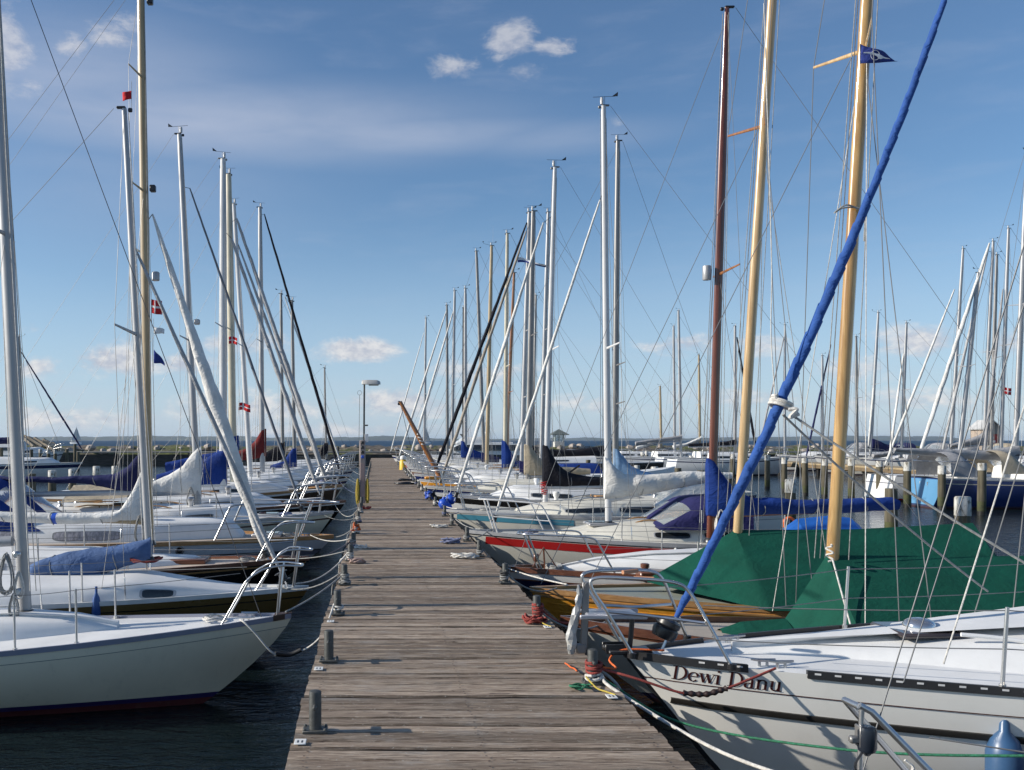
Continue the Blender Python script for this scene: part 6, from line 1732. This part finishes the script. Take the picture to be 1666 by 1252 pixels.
moor('pink tinged line from black hulled classic yacht to the sixth left bollard', L3, (.3, -.08), 'L', 5, mat('pinkish rope', (.42, .30, .26), .9, 0, .2, 30), .12)
moor('white line from large white cruiser to the sixth left bollard', L4, (.4, .1), 'L', 5, ROPEW, .07, z0=.09, r=.007)
moor('grey line from large white cruiser to the seventh left bollard', L4, (.2, -.1), 'L', 6, ROPEG, .1)
cols = (ROPEG, ROPEW, ROPEG, ROPEB, ROPEG, ROPEG, ROPEW, ROPEG, ROPEG)
for j, b in enumerate(LEFT[4:]):
    i = min(range(len(BOLL_L)), key=lambda k_: abs(BOLL_L[k_] - (b.Y - .9)))
    moor(f'slack line from the {ORD[j + 4]} left hand boat to the pier edge, viewer side', b, (.3, .1), 'L', i, cols[j % 9], (.10, .26, .05, .17, .08, .22, .12, .06, .1)[j % 9], r=.006)
    i2 = min(i + 1, len(BOLL_L) - 1)
    if j % 2 == 0: moor(f'slack line from the {ORD[j + 4]} left hand boat to the pier edge, far side', b, (.2, -.1), 'L', i2, cols[(j + 1) % 9], .05, r=.006, z0=.09)
# right side
c0 = bol('R', 0)
rope('thick white rope running from nearest right bollard down to the lower edge of picture', smooth_path([c0 + Vector((.05, 0, .06)), c0 + Vector((.10, -.15, .0)), Vector((1.95, 5.2, .74)), Vector((2.4, 4.5, .74)), at_boat(RIGHT[1], .9, .3)], 8), .0115, ROPEW, wraps=((c0.x, c0.y), .05, 1.5, PZ + .03))
rope('green rope running from nearest right bollard in front of the lettered hull', smooth_path([c0 + Vector((.05, -.02, .04)), Vector((1.9, 5.75, .74)), Vector((2.6, 5.2, .76)), Vector((3.3, 4.85, .84)), Vector((4.2, 4.6, .95))], 8), .008, ROPEGR)
ye = DEWI.Y - DEWI.hb(.75 / DEWI.L) - .02
rope('dark red rope from nearest right bollard to the cleat beside the boat name', smooth_path([c0 + Vector((.04, 0, .10)), W(1030, 1102, 5.95), W(1105, 1126, 5.9), W(1150, 1129, 5.88), W(1190, 1117, 5.88), W(1262, 1087, ye)], 8), .0085, ROPER, wraps=((c0.x, c0.y), .048, 4.5, PZ + .075))
q = MB(); pts = smooth_path([W(1112, 1127, 5.9), W(1132, 1129, 5.89), W(1150, 1129, 5.88), W(1168, 1124, 5.88), W(1182, 1119.5, 5.88)], 12)
q.tube(pts, [.017 + .0035 * math.cos(2 * PI * i / 8) for i in range(len(pts))], 10); tag(q.build('rubber_snubber', mat('dark brown rubber', (.03, .014, .012), .5)), 'ribbed dark snubber on the red rope below the boat name', 'snubber')
rope('orange cord hanging from lettered sloop bow roller to the nearest right bollard', smooth_path([at_boat(DEWI, .25, .1), at_boat(DEWI, -.02, .05), at_boat(DEWI, -.12, .08) - Vector((0, 0, .06)), Vector((1.60, 6.15, .98)), c0 + Vector((.07, .03, .10))], 8), .007, ROPEO)
rope('short grey chain like rope knotted below the nearest right bollard', smooth_path([c0 + Vector((.05, .03, .08)), c0 + Vector((.12, .0, .03)), c0 + Vector((.16, -.06, -.03)), c0 + Vector((.15, -.09, -.10))], 6), .011, ROPEG)
moor('red rope bundle from varnished boat on the second right bollard', R2, (.2, -.05), 'R', 1, ROPER, .08, turns=6.5)
moor('pale line from grey white wooden boat to the second right bollard', R2, (.4, .1), 'R', 1, ROPEG, .10, turns=1.5, z0=.02)
moor('knotted pale line from varnished clinker boat to the third right bollard', R3, (.3, .1), 'R', 2, ROPEG, .10)
rope('white line stretched from dark blue bow across to the varnished foredeck', sag(at_boat(R4, .02, 0), at_boat(R3, .45, -.05) + Vector((0, 0, .02)), .02), .010, ROPEW)
moor('dark line from dark blue classic yacht to the third right bollard', R4, (.12, .05), 'R', 2, mat('dark rope', (.06, .06, .06), .9), .10, z0=.10)
moor('grey line from dark blue classic yacht to the fourth right bollard', R4, (.2, -.06), 'R', 3, ROPEG, .10)
cols = (ROPEG, ROPEB, ROPEW, ROPEG, ROPEW, ROPEB, ROPEW)
for j, b in enumerate(RIGHT[5:]):
    i = min(range(len(BOLL_R)), key=lambda k_: abs(BOLL_R[k_] - (b.Y - .8)))
    moor(f'line from the {ORD[j + 5]} right hand boat to the pier edge, viewer side', b, (.35, .1), 'R', i, cols[j % 7], .07)
    moor(f'line from the {ORD[j + 5]} right hand boat to the pier edge, far side', b, (.25, -.1), 'R', min(i + 1, len(BOLL_R) - 1), cols[(j + 3) % 7], .06, z0=.09)
P = PZ + .006
tangle('red rope heap at the foot of second right bollard', (BXR - .05, BOLL_R[1] - .12, P), .09, ROPER, .009, 1, h=.07)
tangle('blue grey rope heap on planks by the fifth right bollard', (BXR - .28, 14.3, P), .13, ROPEB, .012, 2, h=.07)
tangle('pale loose rope heap on planks by the fourth right bollard', (BXR - .22, 12.5, P), .17, ROPEW, .010, 3, n=40)
tangle('small white rope heap on planks by the sixth right bollard', (BXR - .30, 16.9, P), .15, ROPEW, .010, 4, n=36)
tangle('black rope heap on planks far down the right pier edge', (BXR - .35, 33.5, P), .35, PLASTB, .02, 5, n=40)
tangle('second black rope heap on planks beyond, right pier edge', (BXR - .28, 36.5, P), .30, PLASTB, .02, 15, n=40)
tangle('bright blue rope heap standing high on a right hand bollard', (BXR, 24.6, P + .02), .10, BLUEPL, .02, 6, h=.20)
tangle('pinkish rope heap at the foot of fifth left bollard', (BXL + .10, 12.0, P), .10, mat('pinkish rope', (.42, .30, .26), .9, 0, .2, 30), .009, 7)
tangle('white rope loops by the sixth left bollard', (BXL + .13, 13.6, P), .10, ROPEW, .009, 8, n=30)
tangle('orange cord heap round the seventh left bollard', (BXL, 15.8, P + .03), .07, ROPEO, .012, 9, h=.14)
tangle('reddish rope heap beside the lamp post foot', (BXL + .12, 21.4, P), .12, ROPER, .012, 10)
tangle('green cord scraps at the foot of nearest right bollard', (BXR - .11, 5.93, P), .07, ROPEGR, .006, 11, n=26, h=.02)
rope('short yellow cord end lying by the nearest right bollard', smooth_path([(BXR - .06, 6.02, P + .05), (BXR - .02, 5.9, P + .01), (BXR + .02, 5.82, P + .008), (BXR + .06, 5.74, P + .008)], 5), .006, ROPEY)
rope('short yellow cord end lying by the second right bollard', smooth_path([(BXR - .04, 8.05, P + .05), (BXR + .02, 7.95, P + .01), (BXR + .06, 7.85, P + .008)], 5), .006, ROPEY)
rope('pair of orange cord scraps on the right plank ends', smooth_path([(BXR - .085, 6.56, P + .008), (BXR - .08, 6.48, P + .015), (BXR - .07, 6.44, P + .008), (BXR - .055, 6.40, P + .01), (BXR - .05, 6.33, P + .008)], 5), .006, ROPEO)
TAGP = mat('white tag plate', (.68, .68, .66), .5, dirt=.2)
for i, (y, lab) in enumerate(((4.86, 'white berth tag screwed to the planks by nearest left bollard'), (6.42, 'white berth tag screwed to the planks by second left bollard'), (8.1, 'white berth tag screwed to the planks by third left bollard'), (5.72, 'white berth tag on the planks by nearest right bollard'), (7.86, 'white berth tag on the planks by second right bollard'))):
    x = BXL - .055 if i < 3 else BXR + .03
    q = MB(); q.box((x, y, PZ + .011), (.062, .085, .006), bev=.002); o = tag(q.build('berth_tag', TAGP), lab, 'tag', 'berth tags')
    q = MB()
    for k_ in range(2): q.box((x - .012 + .022 * k_, y - .005, PZ + .0145), (.008, .035, .001))
    q.build('digit_strokes', PLASTB, o)
# small blue ball fenders hung on a bow
for (px, py, Y, lab) in ((733, 812, 21.9, 'upper blue ball fender at the black bowed sloop'), (727, 826, 21.6, 'lower left blue ball fender at the black bowed sloop'), (722, 819, 21.8, 'leftmost blue ball fender at the black bowed sloop')):
    p_ = W(px, py, Y); t = thing('ball_fender', lab, 'fender', tuple(p_), 0, 'blue ball fenders')
    q = MB(); q.lathe([(.02, -.13), (.08, -.11), (.125, -.04), (.13, .02), (.10, .09), (.04, .12), (.03, .16)], (0, 0, 0), 16); q.build('ball', BLUEPL, t)
    q = MB(); q.tube([(0, 0, .15), (.02, .1, .42)], .008, 6); q.build('lanyard', ROPEW, t)
# safety gear on the sterns
p_ = W(1072, 802, 23.4)
t = thing('lifebuoy', 'yellow horseshoe lifebuoy on the stern rail behind the white sail cover', 'lifebuoy', tuple(p_))
q = MB(); q.tube([(.20 * math.cos(a), 0, .26 * math.sin(a)) for a in [rad(-240 + 300 * i / 18) for i in range(19)]], .07, 10); q.build('horseshoe', YELLOWP, t)
q = MB(); q.lathe([(.03, -.1), (.10, -.06), (.12, .02), (.09, .12), (.03, .16)], (.05, -.1, .28), 12); q.build('float_light', YELLOWP, t)
q = MB(); q.tube([(.1, .0, -.5), (.1, 0, .2)], .02, 6); q.build('bracket', STEEL, t)
p_ = W(1284, 851, 17.2)
t = thing('lifebuoy', 'small orange lifebuoy just above the farther green tarpaulin, left of a blue tent', 'lifebuoy', tuple(p_))
t = t; q = MB(); q.tube([(  .10 * math.cos(2 * PI * i / 20), 0, .10 * math.sin(2 * PI * i / 20)) for i in range(20)], .03, 10, closed=True); q.build('ring', ORANGEP, t)
q = MB(); q.tube([(0, 0, -.6), (0, 0, .1)], .012, 6); q.build('holder', STEEL, t)
p_ = W(656, 758, 50)
t = thing('safety_buoy', 'yellow and white rescue float on a bow rail at the far right pier edge', 'rescue float', tuple(p_))
q = MB(); q.lathe([(.10, -.35), (.20, -.3), (.20, .25), (.12, .36)], (0, 0, 0), 12); q.build('float', YELLOWP, t)
q = MB(); q.lathe([(.16, .0), (.18, .04), (.15, .18), (.06, .22)], (0, 0, .36), 12); q.build('cap', DECKW, t)
# bright blue boat under cover behind the green tarpaulins
b = Boat('small sloop with bright blue cockpit tent lying behind the two green tarpaulins', 1, 16.9, (1205, 905), 4.6, 1.7, .60, over=.5); b.x0 = 5.9; b.root.location.x = 5.9
b.plain_hull(WHITE, (SKYB, .05, .2)); b.deck(DECKW); b.rail(ALU, .03, .03)
b.tent([(1.55, .88, .3, .75), (1.8, 1.06, .6, .72), (2.4, 1.12, .65, .72), (2.8, 1.08, .6, .72), (2.95, .95, .4, .72)], mat('bright blue tarpaulin', (.015, .11, .42), .5, 0, .1, 3, .3, 12), .03, 12)
b.pulpit(1.0, .45, 0, mid=False)

# flags
flag('small red square flag at the head of the shorter alloy mast', tuple(W(214, 148, 11.2)), .11, .10, 'red', 1, (-1, 0, 0))
flag('red and white cross flag on the yellow wooden mast, highest of three', tuple(W(246, 487, 13.3)), .15, .20, 'dane', 2)
flag('white pennant on the yellow wooden mast, middle of three', tuple(W(250, 531, 13.3)), .15, .10, 'white', 3, taper=.7)
flag('navy pennant on the yellow wooden mast, lowest of three', tuple(W(250, 567, 13.3)), .19, .20, 'navy', 4, (1, 0, -.6), taper=.15)
flag('red and white cross flag beside the stout cream mast', tuple(W(372, 547, 21)), .20, .16, 'dane', 5)
flag('faded orange red cross flag below, between the left hand masts', tuple(W(388, 655, 27.5)), .36, .22, 'dane', 6)
flag('long white and blue streamer crossing the two tallest grey masts', tuple(W(842, 419, 29.8)), .95, .18, 'split', 7, (1, 0, -.05), taper=.2)
flag('red and white cross flag far off at the right edge', tuple(W(1634, 630, 49)), .42, .36, 'dane', 8)
t = flag('navy burgee with white winged ring emblem on the nearer spruce mast', tuple(W(1399, 72, 8.62)), .36, .185, 'navy', 9, (1, 0, 0), taper=.12)
q = MB(); q.tube([(.125 + .04 * math.cos(2 * PI * i / 20), -.035, -.115 + .045 * math.sin(2 * PI * i / 20)) for i in range(20)], .0035, 6, closed=True); q.build('ring_emblem', mat('pale emblem', (.35, .38, .45), .8), t)
q = MB(); rows = []
for i in range(13):
    u = i / 12; w = interp([(0, .006), (.3, .014), (.5, .016), (.55, .034), (.65, .03), (.75, .012), (1, .003)], u); x = .01 + .25 * u; zc = -.093 - .045 * u + .012 * math.sin(u * 5)
    rows.append([(x, -.04, zc + w * .4), (x, -.043, zc), (x, -.04, zc - w)])
q.grid(rows); q.build('wing_emblem', mat('white emblem', (.62, .64, .68), .8), t)

# fenders between the moored hulls
WF = mat('white vinyl fender', (.62, .62, .60), .4, 0, .1, 4, dirt=.3)
for b, x, m_, lab in ((RIGHT[5], 3.2, WF, 'white fender hung on the sloop with red stripe'), (RIGHT[6], 2.9, FENDB, 'navy fender hung on the sloop with turquoise bow panel'), (RIGHT[7], 3.1, WF, 'white fender hung on the black bowed sloop'),
                      (LEFT[3], 3.0, WF, 'white fender hung on the large cruiser with portholes'), (LEFT[4], 2.6, FENDB, 'navy fender hung on the sloop with off white cover'), (LEFT[5], 2.7, WF, 'white fender hung on the sloop with royal blue cover')):
    z = b.zsh(x / b.L); yy = b.yat(x, z * .5) + .11
    p_ = Vector((b.x0 + b.side * x, b.Y - yy, .22)); fender(lab, tuple(p_), .5, .09, m_, (p_.x, b.Y - b.hb(x / b.L), z + .04))

for i, (k_, m_, w_) in enumerate(((3, ROPEG, 'grey'), (4, ROPEW, 'pale'), (5, PLASTB, 'black'), (6, ROPEG, 'grey'), (7, ROPEW, 'pale'), (8, ROPEG, 'grey'))):
    c = bol('L', k_); dy = RND.uniform(-.25, .25)
    rope(f'{w_} rope hanging over the plank ends beside the {ORD[k_]} left bollard', smooth_path([c + Vector((-.04, 0, .10)), c + Vector((-.10, dy * .4, .03)), Vector((PXL - .035, c.y + dy * .8, PZ - .04)), Vector((PXL - .05, c.y + dy, .55)), Vector((PXL - .04, c.y + dy * 1.1, .12))], 6), .009, m_, wraps=((c.x, c.y), .042, 2.0, PZ + .085))
    q = MB(); pts = [(c.x + .062 * math.sin(a), c.y + .052 * math.cos(a), PZ + .035 + .012 * math.sin(2.3 * a)) for a in [j * .45 for j in range(30)]]
    q.tube(smooth_path(pts, 2), .008, 6); tag(q.build('rope_ring', RND.choice((ROPEG, ROPEW, ROPEB))), f'rope ring lying round the foot of the {ORD[k_]} left bollard', 'rope')
